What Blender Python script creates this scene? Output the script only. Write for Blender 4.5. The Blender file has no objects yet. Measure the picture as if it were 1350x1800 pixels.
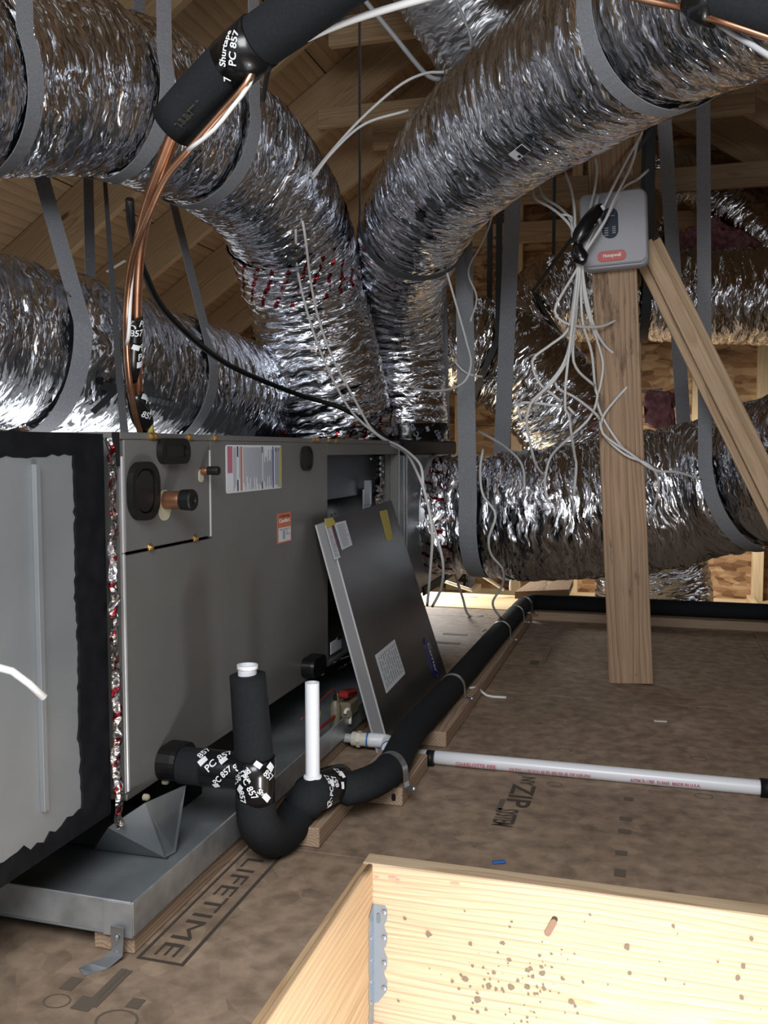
import bpy, bmesh, math, random
import numpy as np
from mathutils import Vector, Matrix
random.seed(4)
RNG = np.random.default_rng(7)
SC = bpy.context.scene
COL = SC.collection

# ---------------------------------------------------------------- camera, world, lights, exposure
H = 0.75                                   # eye height above the attic floor, metres
FPX = 1600.0                               # focal length in pixels of a 1350 x 1800 frame
PITCH = math.atan(110 / FPX)
YAW = math.atan(467 / FPX * math.cos(PITCH))
FW = np.array([-math.sin(YAW) * math.cos(PITCH), math.cos(YAW) * math.cos(PITCH), -math.sin(PITCH)])
RT = np.array([math.cos(YAW), math.sin(YAW), 0.0])
UP = np.cross(RT, FW)
EYE = np.array([0, 0, H])
cam = bpy.data.cameras.new('camera')
cam.sensor_fit = 'VERTICAL'
cam.sensor_height = 36
cam.lens = FPX / 1800 * 36
cam.clip_start = 0.02
cam_o = bpy.data.objects.new('camera', cam)
COL.objects.link(cam_o)
cam_o.matrix_world = Matrix((
    (RT[0], UP[0], -FW[0], EYE[0]), (RT[1], UP[1], -FW[1], EYE[1]), (RT[2], UP[2], -FW[2], EYE[2]), (0, 0, 0, 1)))
SC.camera = cam_o
SC.view_settings.view_transform = 'Standard'
SC.view_settings.look = 'None'
SC.view_settings.gamma = 1
SC.view_settings.use_curve_mapping = False
SC.view_settings.exposure = 0.0
SC.cycles.use_denoising = True
SC.cycles.max_bounces = 7
SC.cycles.caustics_reflective = False
SC.cycles.caustics_refractive = False
SC.cycles.sample_clamp_indirect = 6.0
world = bpy.data.worlds.new('world')
SC.world = world
world.use_nodes = True
world.node_tree.nodes['Background'].inputs[0].default_value = (0.78, 0.8, 0.84, 1)
world.node_tree.nodes['Background'].inputs[1].default_value = 0.8


def lamp(name, kind, loc, power, color, size=0.08, target=None, size_y=None):
    d = bpy.data.lights.new(name, kind)
    d.energy = power
    d.color = color
    if kind == 'AREA':
        d.shape = 'RECTANGLE'
        d.size = size
        d.size_y = size_y or size
    else:
        d.shadow_soft_size = size
    o = bpy.data.objects.new(name, d)
    COL.objects.link(o)
    o.location = loc
    if target is not None:
        o.rotation_euler = (math.pi, 0, 0) if target == 'up' else (Vector(target) - Vector(loc)).to_track_quat('-Z', 'Y').to_euler()
    return o


lamp('hatch_work_light', 'POINT', (0.04, 0.90, -0.17), 16, (0.96, 0.98, 1.0), 0.07)
lamp('hatch_room_light', 'AREA', (-0.03, 0.75, -0.75), 9.0, (0.93, 0.97, 1.0), 0.85, 'up', 1.4)
lamp('far_work_light', 'AREA', (-1.2, 4.72, 0.42), 15, (1.0, 0.98, 0.95), 0.3, (-0.85, 4.55, -0.05), 0.2)
lamp('wall_fill_light', 'AREA', (0.1, 5.7, 0.55), 14, (1.0, 0.98, 0.95), 0.6, (0.2, 6.6, -0.05), 0.2)  # extra far lamp, added to light the strand board apart from the planks
lamp('rear_fill_light', 'AREA', (-1.86, 2.6, 0.12), 12, (0.97, 0.98, 1.0), 0.85, 'up', 2.8)  # unseen area light added to whiten the underside of the level duct
lamp('near_fill_light', 'AREA', (-0.15, -0.35, 1.6), 47, (0.97, 0.98, 1.0), 1.0, (-0.85, 1.05, 0.0), 0.9)  # soft fill added by the camera to lift the floor and cabinet

# ---------------------------------------------------------------- helpers
def ray(px, py):
    return FW + RT * ((px - 675) / FPX) + UP * ((900 - py) / FPX)


def P(px, py, X=None, Y=None, Z=None, d=None):
    """the point of the place that a photo pixel shows, on a plane X/Y/Z or at distance d along the view axis"""
    r = ray(px, py)
    s = d if d is not None else ((X - EYE[0]) / r[0] if X is not None else (Y - EYE[1]) / r[1] if Y is not None else (Z - EYE[2]) / r[2])
    return EYE + r * s


def PX(lst):
    return [P(a, b, d=c) for a, b, c in lst]


WORLD_AT = {}


def link(o, parent=None):
    COL.objects.link(o)
    if parent is not None:
        o.parent = parent
        o.matrix_parent_inverse = Matrix.Translation(-WORLD_AT[parent.name])
        WORLD_AT[o.name] = Vector((0, 0, 0))
    return o


def tag(o, label=None, cat=None, group=None, kind=None):
    if label: o['label'] = label
    if cat: o['category'] = cat
    if group: o['group'] = group
    if kind: o['kind'] = kind
    return o


def thing(name, label, cat, loc, group=None):
    o = bpy.data.objects.new(name, None)
    o.empty_display_size = 0.05
    COL.objects.link(o)
    o.location = [float(v) for v in loc]
    WORLD_AT[o.name] = Vector(o.location)
    return tag(o, label, cat, group)


def mesh_np(name, V, F, mat=None, parent=None, smooth=False, uv=None, grain=None):
    """one mesh object; V in world coordinates"""
    V = np.asarray(V, dtype=np.float64).reshape(-1, 3)
    me = bpy.data.meshes.new(name)
    c = np.zeros(3)
    if parent is None:
        c = np.array([(V[:, 0].min() + V[:, 0].max()) / 2, (V[:, 1].min() + V[:, 1].max()) / 2, V[:, 2].min()])
    W = V - c
    if isinstance(F, np.ndarray):
        n, k = F.shape
        me.vertices.add(len(W)); me.vertices.foreach_set('co', W.astype(np.float32).ravel())
        me.loops.add(n * k); me.loops.foreach_set('vertex_index', F.astype(np.int32).ravel())
        me.polygons.add(n); me.polygons.foreach_set('loop_start', np.arange(0, n * k, k, dtype=np.int32))
        me.update(calc_edges=True)
    else:
        me.from_pydata([tuple(v) for v in W], [], F)
    if smooth:
        me.polygons.foreach_set('use_smooth', np.ones(len(me.polygons), dtype=bool))
    if uv is not None:
        lay = me.uv_layers.new(name='UVMap')
        idx = np.zeros(len(me.loops), dtype=np.int32); me.loops.foreach_get('vertex_index', idx)
        lay.data.foreach_set('uv', np.asarray(uv, dtype=np.float32)[idx].ravel())
    if grain is not None:
        at = me.attributes.new('grain', 'FLOAT_VECTOR', 'POINT')
        at.data.foreach_set('vector', np.asarray(grain, dtype=np.float32).ravel())
    me.validate()
    if mat: me.materials.append(mat)
    o = bpy.data.objects.new(name, me)
    link(o, parent)
    if parent is None:
        o.location = c
        WORLD_AT[o.name] = Vector(c)
    return o


def nrm(v):
    v = np.asarray(v, dtype=float)
    return v / max(np.linalg.norm(v), 1e-9)


BOXF = [(0, 1, 3, 2), (4, 6, 7, 5), (0, 4, 5, 1), (2, 3, 7, 6), (0, 2, 6, 4), (1, 5, 7, 3)]


def cham_box(dx, dy, dz, ch):
    """chamfered box, centred, as verts and faces"""
    bm = bmesh.new()
    bmesh.ops.create_cube(bm, size=1)
    bmesh.ops.scale(bm, vec=(dx, dy, dz), verts=bm.verts)
    if ch > 0:
        bmesh.ops.bevel(bm, geom=list(bm.edges), offset=ch, segments=1, affect='EDGES')
    bm.normal_update()
    bm.verts.ensure_lookup_table(); bm.verts.index_update()
    V = np.array([v.co[:] for v in bm.verts]); F = [tuple(v.index for v in f.verts) for f in bm.faces]
    bm.free()
    return V, F


def obox(name, center, ax, ay, az, dims, mat, parent=None, ch=0.0015):
    """oriented box: ax, ay, az unit axes, dims lengths; the grain runs along ax"""
    V, F = cham_box(*dims, min(ch, min(dims) * 0.3))
    R = np.array([nrm(ax), nrm(ay), nrm(az)])
    off = RNG.uniform(-3, 3, 3)
    off[1:] = RNG.uniform(-0.02, 0.02, 2)
    return mesh_np(name, np.asarray(center) + V @ R, F, mat, parent, grain=V + np.array([off[0], off[1], off[2]]))


def box(name, lo, hi, mat, parent=None, ch=0.0015, along=None):
    lo = np.minimum(lo, hi) * 1.0; hi2 = np.maximum(lo, hi) * 1.0
    lo = np.minimum(np.asarray(lo, float), np.asarray(hi, float)); d = np.maximum(hi2, hi) - lo
    c = lo + d / 2
    k = int(np.argmax(d)) if along is None else along
    o = [i for i in range(3) if i != k]
    o.sort(key=lambda i: -d[i])
    E3 = np.eye(3)
    return obox(name, c, E3[k], E3[o[0]], E3[o[1]], (d[k], d[o[0]], d[o[1]]), mat, parent, ch)


def beam(name, p0, p1, w, t, mat, parent=None, wdir=(0, 0, 1), ch=0.002):
    """board from p0 to p1, width w across wdir, thickness t"""
    p0 = np.asarray(p0, float); p1 = np.asarray(p1, float)
    a = nrm(p1 - p0); b = np.asarray(wdir, float); b = nrm(b - a * (a @ b)); c = np.cross(a, b)
    return obox(name, (p0 + p1) / 2, a, b, c, (np.linalg.norm(p1 - p0), w, t), mat, parent, ch)


def spline(pts, step):
    """centripetal-ish Catmull-Rom resampled at roughly even steps; extra columns are carried along"""
    p = np.asarray(pts, float)
    if len(p) == 2:
        n = max(2, int(np.linalg.norm(p[1, :3] - p[0, :3]) / step) + 1)
        t = np.linspace(0, 1, n)[:, None]
        return p[0] * (1 - t) + p[1] * t
    q = np.vstack([2 * p[0] - p[1], p, 2 * p[-1] - p[-2]])
    out = []
    for i in range(1, len(q) - 2):
        a, b, c, d = q[i - 1], q[i], q[i + 1], q[i + 2]
        n = max(2, int(np.linalg.norm(c[:3] - b[:3]) / (step * 0.25)))
        t = np.linspace(0, 1, n, endpoint=False)[:, None]
        out.append(0.5 * ((2 * b) + (-a + c) * t + (2 * a - 5 * b + 4 * c - d) * t ** 2 + (-a + 3 * b - 3 * c + d) * t ** 3))
    out = np.vstack(out + [q[-2][None]])
    s = np.concatenate([[0], np.cumsum(np.linalg.norm(np.diff(out[:, :3], axis=0), axis=1))])
    m = max(2, int(s[-1] / step) + 1)
    u = np.linspace(0, s[-1], m)
    return np.stack([np.interp(u, s, out[:, k]) for k in range(out.shape[1])], 1)


def frames(c):
    t = np.gradient(c, axis=0)
    t /= np.maximum(np.linalg.norm(t, axis=1, keepdims=True), 1e-9)
    n = np.zeros_like(c)
    ref = np.array([0, 0, 1.0]) if abs(t[0][2]) < 0.9 else np.array([1.0, 0, 0])
    n[0] = nrm(np.cross(np.cross(t[0], ref), t[0]))
    for i in range(1, len(c)):
        v = n[i - 1] - t[i] * (t[i] @ n[i - 1])
        n[i] = nrm(v)
    return t, n, np.cross(t, n)


def tube(name, pts, r, mat, parent=None, nseg=12, step=0.02, caps=True, raw=False, smooth=True):
    """round tube; r a number or one radius per control point"""
    pts = np.asarray(pts, float)
    rr = np.full(len(pts), r) if np.isscalar(r) else np.asarray(r, float)
    c = np.hstack([pts, rr[:, None]])
    if not raw:
        c = spline(c, step)
    rad = c[:, 3]; c = c[:, :3]
    t, n, b = frames(c)
    m = len(c)
    a = np.linspace(0, 2 * math.pi, nseg, endpoint=False)
    V = c[:, None] + rad[:, None, None] * (np.cos(a)[None, :, None] * n[:, None] + np.sin(a)[None, :, None] * b[:, None])
    V = V.reshape(-1, 3)
    F = []
    for i in range(m - 1):
        for j in range(nseg):
            k = (j + 1) % nseg
            F.append((i * nseg + j, i * nseg + k, (i + 1) * nseg + k, (i + 1) * nseg + j))
    if caps:
        F.append(tuple(range(nseg))[::-1]); F.append(tuple((m - 1) * nseg + j for j in range(nseg)))
    o = mesh_np(name, V, F, mat, parent, smooth=smooth)
    if caps and smooth:
        for p in o.data.polygons[-2:]: p.use_smooth = False
    return o


def pipe_hollow(name, p0, p1, r, wall, mat, parent=None, nseg=24):
    """straight open pipe with a visible bore at both ends"""
    p0 = np.asarray(p0, float); p1 = np.asarray(p1, float)
    d = nrm(p1 - p0)
    prof = [(p0 + d * 0.03, r - wall), (p0, r - wall), (p0, r), (p1, r), (p1, r - wall), (p1 - d * 0.05, r - wall), (p1 - d * 0.05, 0.0003)]
    ref = np.array([1.0, 0, 0]) if abs(d[0]) < 0.8 else np.array([0, 0, 1.0])
    n = nrm(np.cross(d, ref)); b = np.cross(d, n)
    a = np.linspace(0, 2 * math.pi, nseg, endpoint=False)
    V = np.vstack([c + q * (np.cos(a)[:, None] * n + np.sin(a)[:, None] * b) for c, q in prof])
    F = [(i * nseg + j, i * nseg + (j + 1) % nseg, (i + 1) * nseg + (j + 1) % nseg, (i + 1) * nseg + j) for i in range(len(prof) - 1) for j in range(nseg)]
    o = mesh_np(name, V, F, mat, parent, smooth=True)
    for e in o.data.edges: pass
    try:
        o.data.set_sharp_from_angle(angle=math.radians(40))
    except Exception:
        pass
    return o


def lathe(name, base, axis, prof, mat, parent=None, nseg=20):
    """profile [(distance along axis, radius)]"""
    base = np.asarray(base, float); d = nrm(axis)
    ref = np.array([1.0, 0, 0]) if abs(d[0]) < 0.8 else np.array([0, 0, 1.0])
    n = nrm(np.cross(d, ref)); b = np.cross(d, n)
    a = np.linspace(0, 2 * math.pi, nseg, endpoint=False)
    V = np.vstack([base + d * h + q * (np.cos(a)[:, None] * n + np.sin(a)[:, None] * b) for h, q in prof])
    F = [(i * nseg + j, i * nseg + (j + 1) % nseg, (i + 1) * nseg + (j + 1) % nseg, (i + 1) * nseg + j) for i in range(len(prof) - 1) for j in range(nseg)]
    F.append(tuple(range(nseg))[::-1]); F.append(tuple((len(prof) - 1) * nseg + j for j in range(nseg)))
    o = mesh_np(name, V, F, mat, parent, smooth=True)
    try:
        o.data.set_sharp_from_angle(angle=math.radians(35))
    except Exception:
        pass
    return o


def poly_plate(name, pts, thick, mat, parent=None):
    """flat or folded polygon given in order, thickened along its normal"""
    p = np.asarray(pts, float)
    n = nrm(np.cross(p[1] - p[0], p[2] - p[0]))
    m = len(p)
    V = np.vstack([p, p + n * thick])
    F = [tuple(range(m))[::-1], tuple(range(m, 2 * m))] + [(i, (i + 1) % m, m + (i + 1) % m, m + i) for i in range(m)]
    o = mesh_np(name, V, F, mat, parent)
    bm = bmesh.new(); bm.from_mesh(o.data); bmesh.ops.recalc_face_normals(bm, faces=bm.faces); bm.to_mesh(o.data); bm.free()
    return o


class Face:
    """a flat surface to put labels and parts on: origin, right, up, outward normal"""
    def __init__(s, o, u, v, n=None):
        s.o = np.asarray(o, float); s.u = nrm(u); s.v = nrm(np.asarray(v, float) - s.u * (s.u @ np.asarray(v, float)))
        s.n = np.cross(s.u, s.v)

    def at(s, a, b, h=0.0):
        return s.o + s.u * a + s.v * b + s.n * h

    def plate(s, name, a0, b0, a1, b1, h, mat, parent, base=0.0, ch=0.0004):
        return obox(name, s.at((a0 + a1) / 2, (b0 + b1) / 2, base + h / 2), s.u, s.v, s.n, (abs(a1 - a0), abs(b1 - b0), h), mat, parent, ch)

    def rounded(s, name, a, b, w, h, r, depth, mat, parent, base=0.0, k=6, rot=0.0, inset=0.0):
        """rounded plate; a stadium when r is half of the shorter side"""
        pts = []
        for cx, cy, q in ((w / 2 - r, h / 2 - r, 0), (-w / 2 + r, h / 2 - r, 1), (-w / 2 + r, -h / 2 + r, 2), (w / 2 - r, -h / 2 + r, 3)):
            for i in range(k + 1):
                t = (q + i / k) * math.pi / 2
                pts.append((cx + r * math.cos(t), cy + r * math.sin(t)))
        pts = np.array(pts)
        c, sn = math.cos(rot), math.sin(rot)
        m = len(pts)
        def ring(sc, hh):
            p2 = pts * np.array([1 - 2 * sc / w, 1 - 2 * sc / h])
            return np.array([s.at(a + x * c - y * sn, b + x * sn + y * c, hh) for x, y in p2])
        V = [ring(0, base), ring(0, base + depth * (0.75 if inset == 0 else 1)), ring(min(w, h) * 0.02 if inset == 0 else inset, base + depth)]
        F = [(i * m + j, i * m + (j + 1) % m, (i + 1) * m + (j + 1) % m, (i + 1) * m + j) for i in range(2) for j in range(m)]
        F += [tuple(range(m))[::-1]]
        if inset == 0:
            F += [tuple(2 * m + j for j in range(m))]
        else:                                  # a lip with a sunken middle
            V.append(ring(inset, base + depth * 0.35))
            F += [(2 * m + j, 2 * m + (j + 1) % m, 3 * m + (j + 1) % m, 3 * m + j) for j in range(m)] + [tuple(3 * m + j for j in range(m))]
        return mesh_np(name, np.vstack(V), F, mat, parent)

    def bars(s, name, rects, h, mat, parent):
        """flat print: many small rectangles of one colour"""
        V, F = [], []
        for a0, b0, a1, b1 in rects:
            i = len(V)
            hh = h + 0.00003 * len(F); V += [s.at(a0, b0, hh), s.at(a1, b0, hh), s.at(a1, b1, hh), s.at(a0, b1, hh)]
            F.append((i, i + 1, i + 2, i + 3))
        return tag(mesh_np(name, V, F, mat, parent), kind='stuff')


TEXT_CACHE = {}


def text_geo(s, res=3, bold=0.0):
    """unit-height text as triangles, left-aligned at the baseline; returns verts (n,2), faces, width"""
    key = (s, bold)
    if key not in TEXT_CACHE:
        cu = bpy.data.curves.new('lettering', 'FONT')
        cu.body = s; cu.size = 1.0; cu.resolution_u = res; cu.offset = bold
        o = bpy.data.objects.new('lettering', cu)
        COL.objects.link(o)
        dg = bpy.context.evaluated_depsgraph_get()
        me = bpy.data.meshes.new_from_object(o.evaluated_get(dg))
        V = np.array([v.co[:2] for v in me.vertices]) if len(me.vertices) else np.zeros((0, 2))
        F = [tuple(p.vertices) for p in me.polygons]
        bpy.data.objects.remove(o); bpy.data.curves.remove(cu); bpy.data.meshes.remove(me)
        cap = 0.7
        TEXT_CACHE[key] = (V / cap, F, (V[:, 0].max() if len(V) else 0) / cap)
    return TEXT_CACHE[key]


def text_on(face, s, a, b, height, mat, parent, h=0.0006, width=None, rot=0.0, bold=0.02, name='lettering', shear=0.0):
    V, F, w = text_geo(s, bold=bold)
    V = V * height
    if width: V = V * np.array([width / (w * height), 1])
    V = V + np.stack([V[:, 1] * shear, 0 * V[:, 1]], 1)
    c, sn = math.cos(rot), math.sin(rot)
    W = [face.at(a + x * c - y * sn, b + x * sn + y * c, h) for x, y in V]
    return mesh_np(name, W, F, mat, parent)


def wrap_print(items, p0, p1, r, mat, parent, name='lettering', ref=None):
    """flat print wrapped round a straight piece of pipe. items: (text or None for a block, along, angle, height, rot)"""
    p0 = np.asarray(p0, float); d = nrm(np.asarray(p1, float) - p0)
    ref = nrm(EYE - p0) if ref is None else np.asarray(ref, float)
    n = nrm(ref - d * (ref @ d)); b = np.cross(d, n)
    V, F = [], []
    for s, al, ang, hgt, rot in items:
        if s is None:
            g = np.array([(x, y) for y in (0, 1) for x in np.linspace(0, 1.5, 8)]); f = [(i, i + 1, i + 9, i + 8) for i in range(7)]
        else:
            g, f, w = text_geo(s, bold=0.02)
        i0 = len(V)
        c, sn = math.cos(rot), math.sin(rot)
        for x, y in g * hgt:
            u = x * c - y * sn; v = x * sn + y * c
            th = ang - v / r
            V.append(p0 + d * (al + u) + (r + 0.0008) * (math.cos(th) * n + math.sin(th) * b))
        F += [tuple(i0 + k for k in q) for q in f]
    return tag(mesh_np(name, V, F, mat, parent), kind='stuff')


def ribbon(name, pts, wdirs, w, t, mat, parent=None):
    """webbing: flat band along pts with a width direction at each"""
    c = np.asarray(pts, float); wd = np.asarray(wdirs, float)
    tg = np.gradient(c, axis=0); tg /= np.maximum(np.linalg.norm(tg, axis=1, keepdims=True), 1e-9)
    V, F = [], []
    for i in range(len(c)):
        x = nrm(wd[i] - tg[i] * (tg[i] @ wd[i])); n = np.cross(tg[i], x)
        V += [c[i] - x * w / 2 - n * t / 2, c[i] + x * w / 2 - n * t / 2, c[i] + x * w / 2 + n * t / 2, c[i] - x * w / 2 + n * t / 2]
    for i in range(len(c) - 1):
        for j in range(4):
            k = (j + 1) % 4
            F.append((i * 4 + j, i * 4 + k, (i + 1) * 4 + k, (i + 1) * 4 + j))
    F += [(3, 2, 1, 0), tuple((len(c) - 1) * 4 + j for j in range(4))]
    return mesh_np(name, V, F, mat, parent)


# ---- smooth lattice noise on a (u, v) sheet, periodic in v
def lattice(u, v, nu, nv, seed):
    g = np.random.default_rng(seed).uniform(-1, 1, (nu + 2, nv))
    iu = np.clip(np.floor(u).astype(int), 0, nu); iv = np.floor(v).astype(int)
    fu = u - np.floor(u); fv = v - np.floor(v)
    fu = fu * fu * (3 - 2 * fu); fv = fv * fv * (3 - 2 * fv)
    iv0 = iv % nv; iv1 = (iv + 1) % nv; iu1 = np.clip(iu + 1, 0, nu + 1)
    return (g[iu, iv0] * (1 - fu) + g[iu1, iv0] * fu) * (1 - fv) + (g[iu, iv1] * (1 - fu) + g[iu1, iv1] * fu) * fv


DUCTS = {}


def duct(name, pts, radii, mat, parent, key, seed=1, step=0.007, nseg=190, crinkle=1.0, pinch=(), slant=0.8, helix=1.0, v_span=None):
    """flexible duct jacket: swept tube with spiral wire ribs, pinches at the straps and crumpled foil relief"""
    c = spline(np.hstack([np.asarray(pts, float), np.asarray(radii, float)[:, None]]), step)
    R = c[:, 3]; c = c[:, :3]
    t, n, b = frames(c)
    s = np.concatenate([[0], np.cumsum(np.linalg.norm(np.diff(c, axis=0), axis=1))])
    if key: DUCTS[key] = dict(c=c, t=t, n=n, b=b, R=R, s=s)
    m = len(c)
    a = np.linspace(0, 2 * math.pi, nseg, endpoint=False)
    Rm = float(R.mean()); circ = 2 * math.pi * Rm
    uu = np.repeat(s[:, None], nseg, 1); vv = np.repeat((a / (2 * math.pi) * circ)[None], m, 0)
    L = s[-1]
    disp = np.zeros((m, nseg))
    for cell_u, cell_v, amp, sl, ridged in ((0.015, 0.085, 0.0026, slant, 1), (0.038, 0.17, 0.0042, -0.5 * slant, 1), (0.0105, 0.05, 0.0016, 1.6 * slant, 1), (0.16, 0.2, 0.008, 0, 0)):
        nv = max(3, int(circ / cell_v)); cv = circ / nv
        sh = uu + sl * 0.08 * np.sin(2 * math.pi * vv / circ * 2 + seed) + sl * 0.03 * np.sin(2 * math.pi * vv / circ * 5)
        nu = int(L / cell_u) + 30
        z = lattice(np.clip(sh / cell_u + 10, 0, nu), vv / cv, nu, nv, seed * 31 + int(cell_u * 1e4))
        if ridged:
            z = 1 - 2.2 * np.abs(z)
        disp += amp * z * crinkle
    disp += helix * 0.0018 * np.cos(2 * math.pi * (uu / 0.052 + vv / circ))
    for ps in pinch:
        disp -= 0.016 * np.exp(-((uu - ps) / 0.045) ** 2)
    rad = R[:, None] + disp
    V = c[:, None] + rad[..., None] * (np.cos(a)[None, :, None] * n[:, None] + np.sin(a)[None, :, None] * b[:, None])
    i = np.arange(m - 1)[:, None] * nseg; j = np.arange(nseg)[None]; k = (j + 1) % nseg
    F = np.stack([i + j, i + k, i + nseg + k, i + nseg + j], -1).reshape(-1, 4)
    uv = np.stack([uu.ravel(), vv.ravel()], 1)
    return mesh_np(name, V.reshape(-1, 3), F, mat, parent, smooth=True, uv=uv)


# ---------------------------------------------------------------- materials
def mat(name, color=(0.5, 0.5, 0.5), rough=0.5, metal=0.0, spec=0.5, coat=0.0):
    m = bpy.data.materials.new(name); m.use_nodes = True
    b = m.node_tree.nodes['Principled BSDF']
    b.inputs['Base Color'].default_value = (*color, 1); b.inputs['Roughness'].default_value = rough
    b.inputs['Metallic'].default_value = metal; b.inputs['Specular IOR Level'].default_value = spec
    b.inputs['Coat Weight'].default_value = coat
    return m


def nodes(m):
    nt = m.node_tree
    return nt, nt.nodes, nt.links, nt.nodes['Principled BSDF']


def N(nt, typ, **kw):
    n = nt.nodes.new(typ)
    for k, v in kw.items():
        if k in n.inputs: n.inputs[k].default_value = v
        else: setattr(n, k, v)
    return n


def ramp(nt, fac, stops):
    r = nt.nodes.new('ShaderNodeValToRGB')
    e = r.color_ramp.elements
    while len(e) < len(stops): e.new(0.5)
    for el, (p, c) in zip(e, stops):
        el.position = p; el.color = (*c, 1)
    nt.links.new(fac, r.inputs[0])
    return r.outputs[0]


def add_noise(m, scale, c0, c1, rough=None, bump=0.0, detail=4.0, coord='Object', lo=0.35, hi=0.65, stretch=(1, 1, 1)):
    nt, ns, lk, b = nodes(m)
    tc = N(nt, 'ShaderNodeTexCoord'); mp = N(nt, 'ShaderNodeMapping'); mp.inputs['Scale'].default_value = stretch
    lk.new(tc.outputs[coord], mp.inputs[0])
    nz = N(nt, 'ShaderNodeTexNoise', Scale=scale, Detail=detail)
    lk.new(mp.outputs[0], nz.inputs['Vector'])
    lk.new(ramp(nt, nz.outputs[0], [(lo, c0), (hi, c1)]), b.inputs['Base Color'])
    if rough:
        rr = N(nt, 'ShaderNodeMapRange'); rr.inputs[3].default_value = rough[0]; rr.inputs[4].default_value = rough[1]
        lk.new(nz.outputs[0], rr.inputs[0]); lk.new(rr.outputs[0], b.inputs['Roughness'])
    if bump:
        bp = N(nt, 'ShaderNodeBump', Strength=bump, Distance=0.002)
        lk.new(nz.outputs[0], bp.inputs['Height']); lk.new(bp.outputs[0], b.inputs['Normal'])
    return m


def foil(name, base=(0.76, 0.79, 0.85), rough=0.2, fine=0.5, red=0):
    m = mat(name, base, rough, 1.0)
    nt, ns, lk, b = nodes(m)
    uv = N(nt, 'ShaderNodeUVMap'); mp = N(nt, 'ShaderNodeMapping'); mp.inputs['Scale'].default_value = (85, 22, 1); mp.inputs['Rotation'].default_value = (0, 0, 0.18)
    lk.new(uv.outputs[0], mp.inputs[0])
    # crumpled film: every small facet leans its own way
    wn = N(nt, 'ShaderNodeTexNoise', Scale=7.0, Detail=2.0); lk.new(uv.outputs[0], wn.inputs['Vector'])
    wsc = N(nt, 'ShaderNodeVectorMath', operation='MULTIPLY_ADD'); wsc.inputs[1].default_value = (0.09, 0.09, 0.0); lk.new(wn.outputs['Color'], wsc.inputs[0]); lk.new(uv.outputs[0], wsc.inputs[2])
    tot = None
    for sc, rot, k in (((140, 17, 1), 0.16, fine), ((70, 9, 1), -0.12, fine * 0.6), ((300, 50, 1), 0.3, fine * 0.5)):
        m1 = N(nt, 'ShaderNodeMapping'); m1.inputs['Scale'].default_value = sc; m1.inputs['Rotation'].default_value = (0, 0, rot)
        lk.new(wsc.outputs[0], m1.inputs[0])
        vo = N(nt, 'ShaderNodeTexVoronoi', Scale=1.0, feature='F1'); lk.new(m1.outputs[0], vo.inputs['Vector'])
        ce = N(nt, 'ShaderNodeVectorMath', operation='SUBTRACT'); ce.inputs[1].default_value = (0.5, 0.5, 0.5); lk.new(vo.outputs['Color'], ce.inputs[0])
        se = N(nt, 'ShaderNodeVectorMath', operation='SCALE'); se.inputs['Scale'].default_value = k; lk.new(ce.outputs[0], se.inputs[0])
        if tot is None: tot = se.outputs[0]
        else:
            ad = N(nt, 'ShaderNodeVectorMath', operation='ADD'); lk.new(tot, ad.inputs[0]); lk.new(se.outputs[0], ad.inputs[1]); tot = ad.outputs[0]
    ge = N(nt, 'ShaderNodeNewGeometry')
    ad = N(nt, 'ShaderNodeVectorMath', operation='ADD'); lk.new(ge.outputs['Normal'], ad.inputs[0]); lk.new(tot, ad.inputs[1])
    no = N(nt, 'ShaderNodeVectorMath', operation='NORMALIZE'); lk.new(ad.outputs[0], no.inputs[0])
    lk.new(no.outputs[0], b.inputs['Normal'])
    mp2 = N(nt, 'ShaderNodeMapping'); mp2.inputs['Scale'].default_value = (9, 7, 1); lk.new(uv.outputs[0], mp2.inputs[0])
    n2 = N(nt, 'ShaderNodeTexNoise', Scale=1.0, Detail=3.0); lk.new(mp2.outputs[0], n2.inputs['Vector'])
    r2 = N(nt, 'ShaderNodeMapRange'); r2.inputs[1].default_value = 0.3; r2.inputs[2].default_value = 0.7; r2.inputs[3].default_value = rough * 0.7; r2.inputs[4].default_value = rough * 1.7
    lk.new(n2.outputs[0], r2.inputs[0]); lk.new(r2.outputs[0], b.inputs['Roughness'])
    if red:                                     # rows of red print along the tape
        mp3 = N(nt, 'ShaderNodeMapping'); mp3.inputs['Scale'].default_value = (1, 1, 1); mp3.inputs['Rotation'].default_value = (0, 0, red); lk.new(uv.outputs[0], mp3.inputs[0])
        wv = N(nt, 'ShaderNodeTexWave', Scale=5.5, Distortion=1.2); wv.inputs['Detail'].default_value = 2; lk.new(mp3.outputs[0], wv.inputs['Vector'])
        n3 = N(nt, 'ShaderNodeTexNoise', Scale=30.0, Detail=2.0); lk.new(uv.outputs[0], n3.inputs['Vector'])
        mu = N(nt, 'ShaderNodeMath', operation='MULTIPLY'); lk.new(wv.outputs['Fac'], mu.inputs[0]); lk.new(n3.outputs[0], mu.inputs[1])
        lk.new(ramp(nt, mu.outputs[0], [(0.41, base), (0.47, (0.3, 0.03, 0.04))]), b.inputs['Base Color'])
    return m


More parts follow.
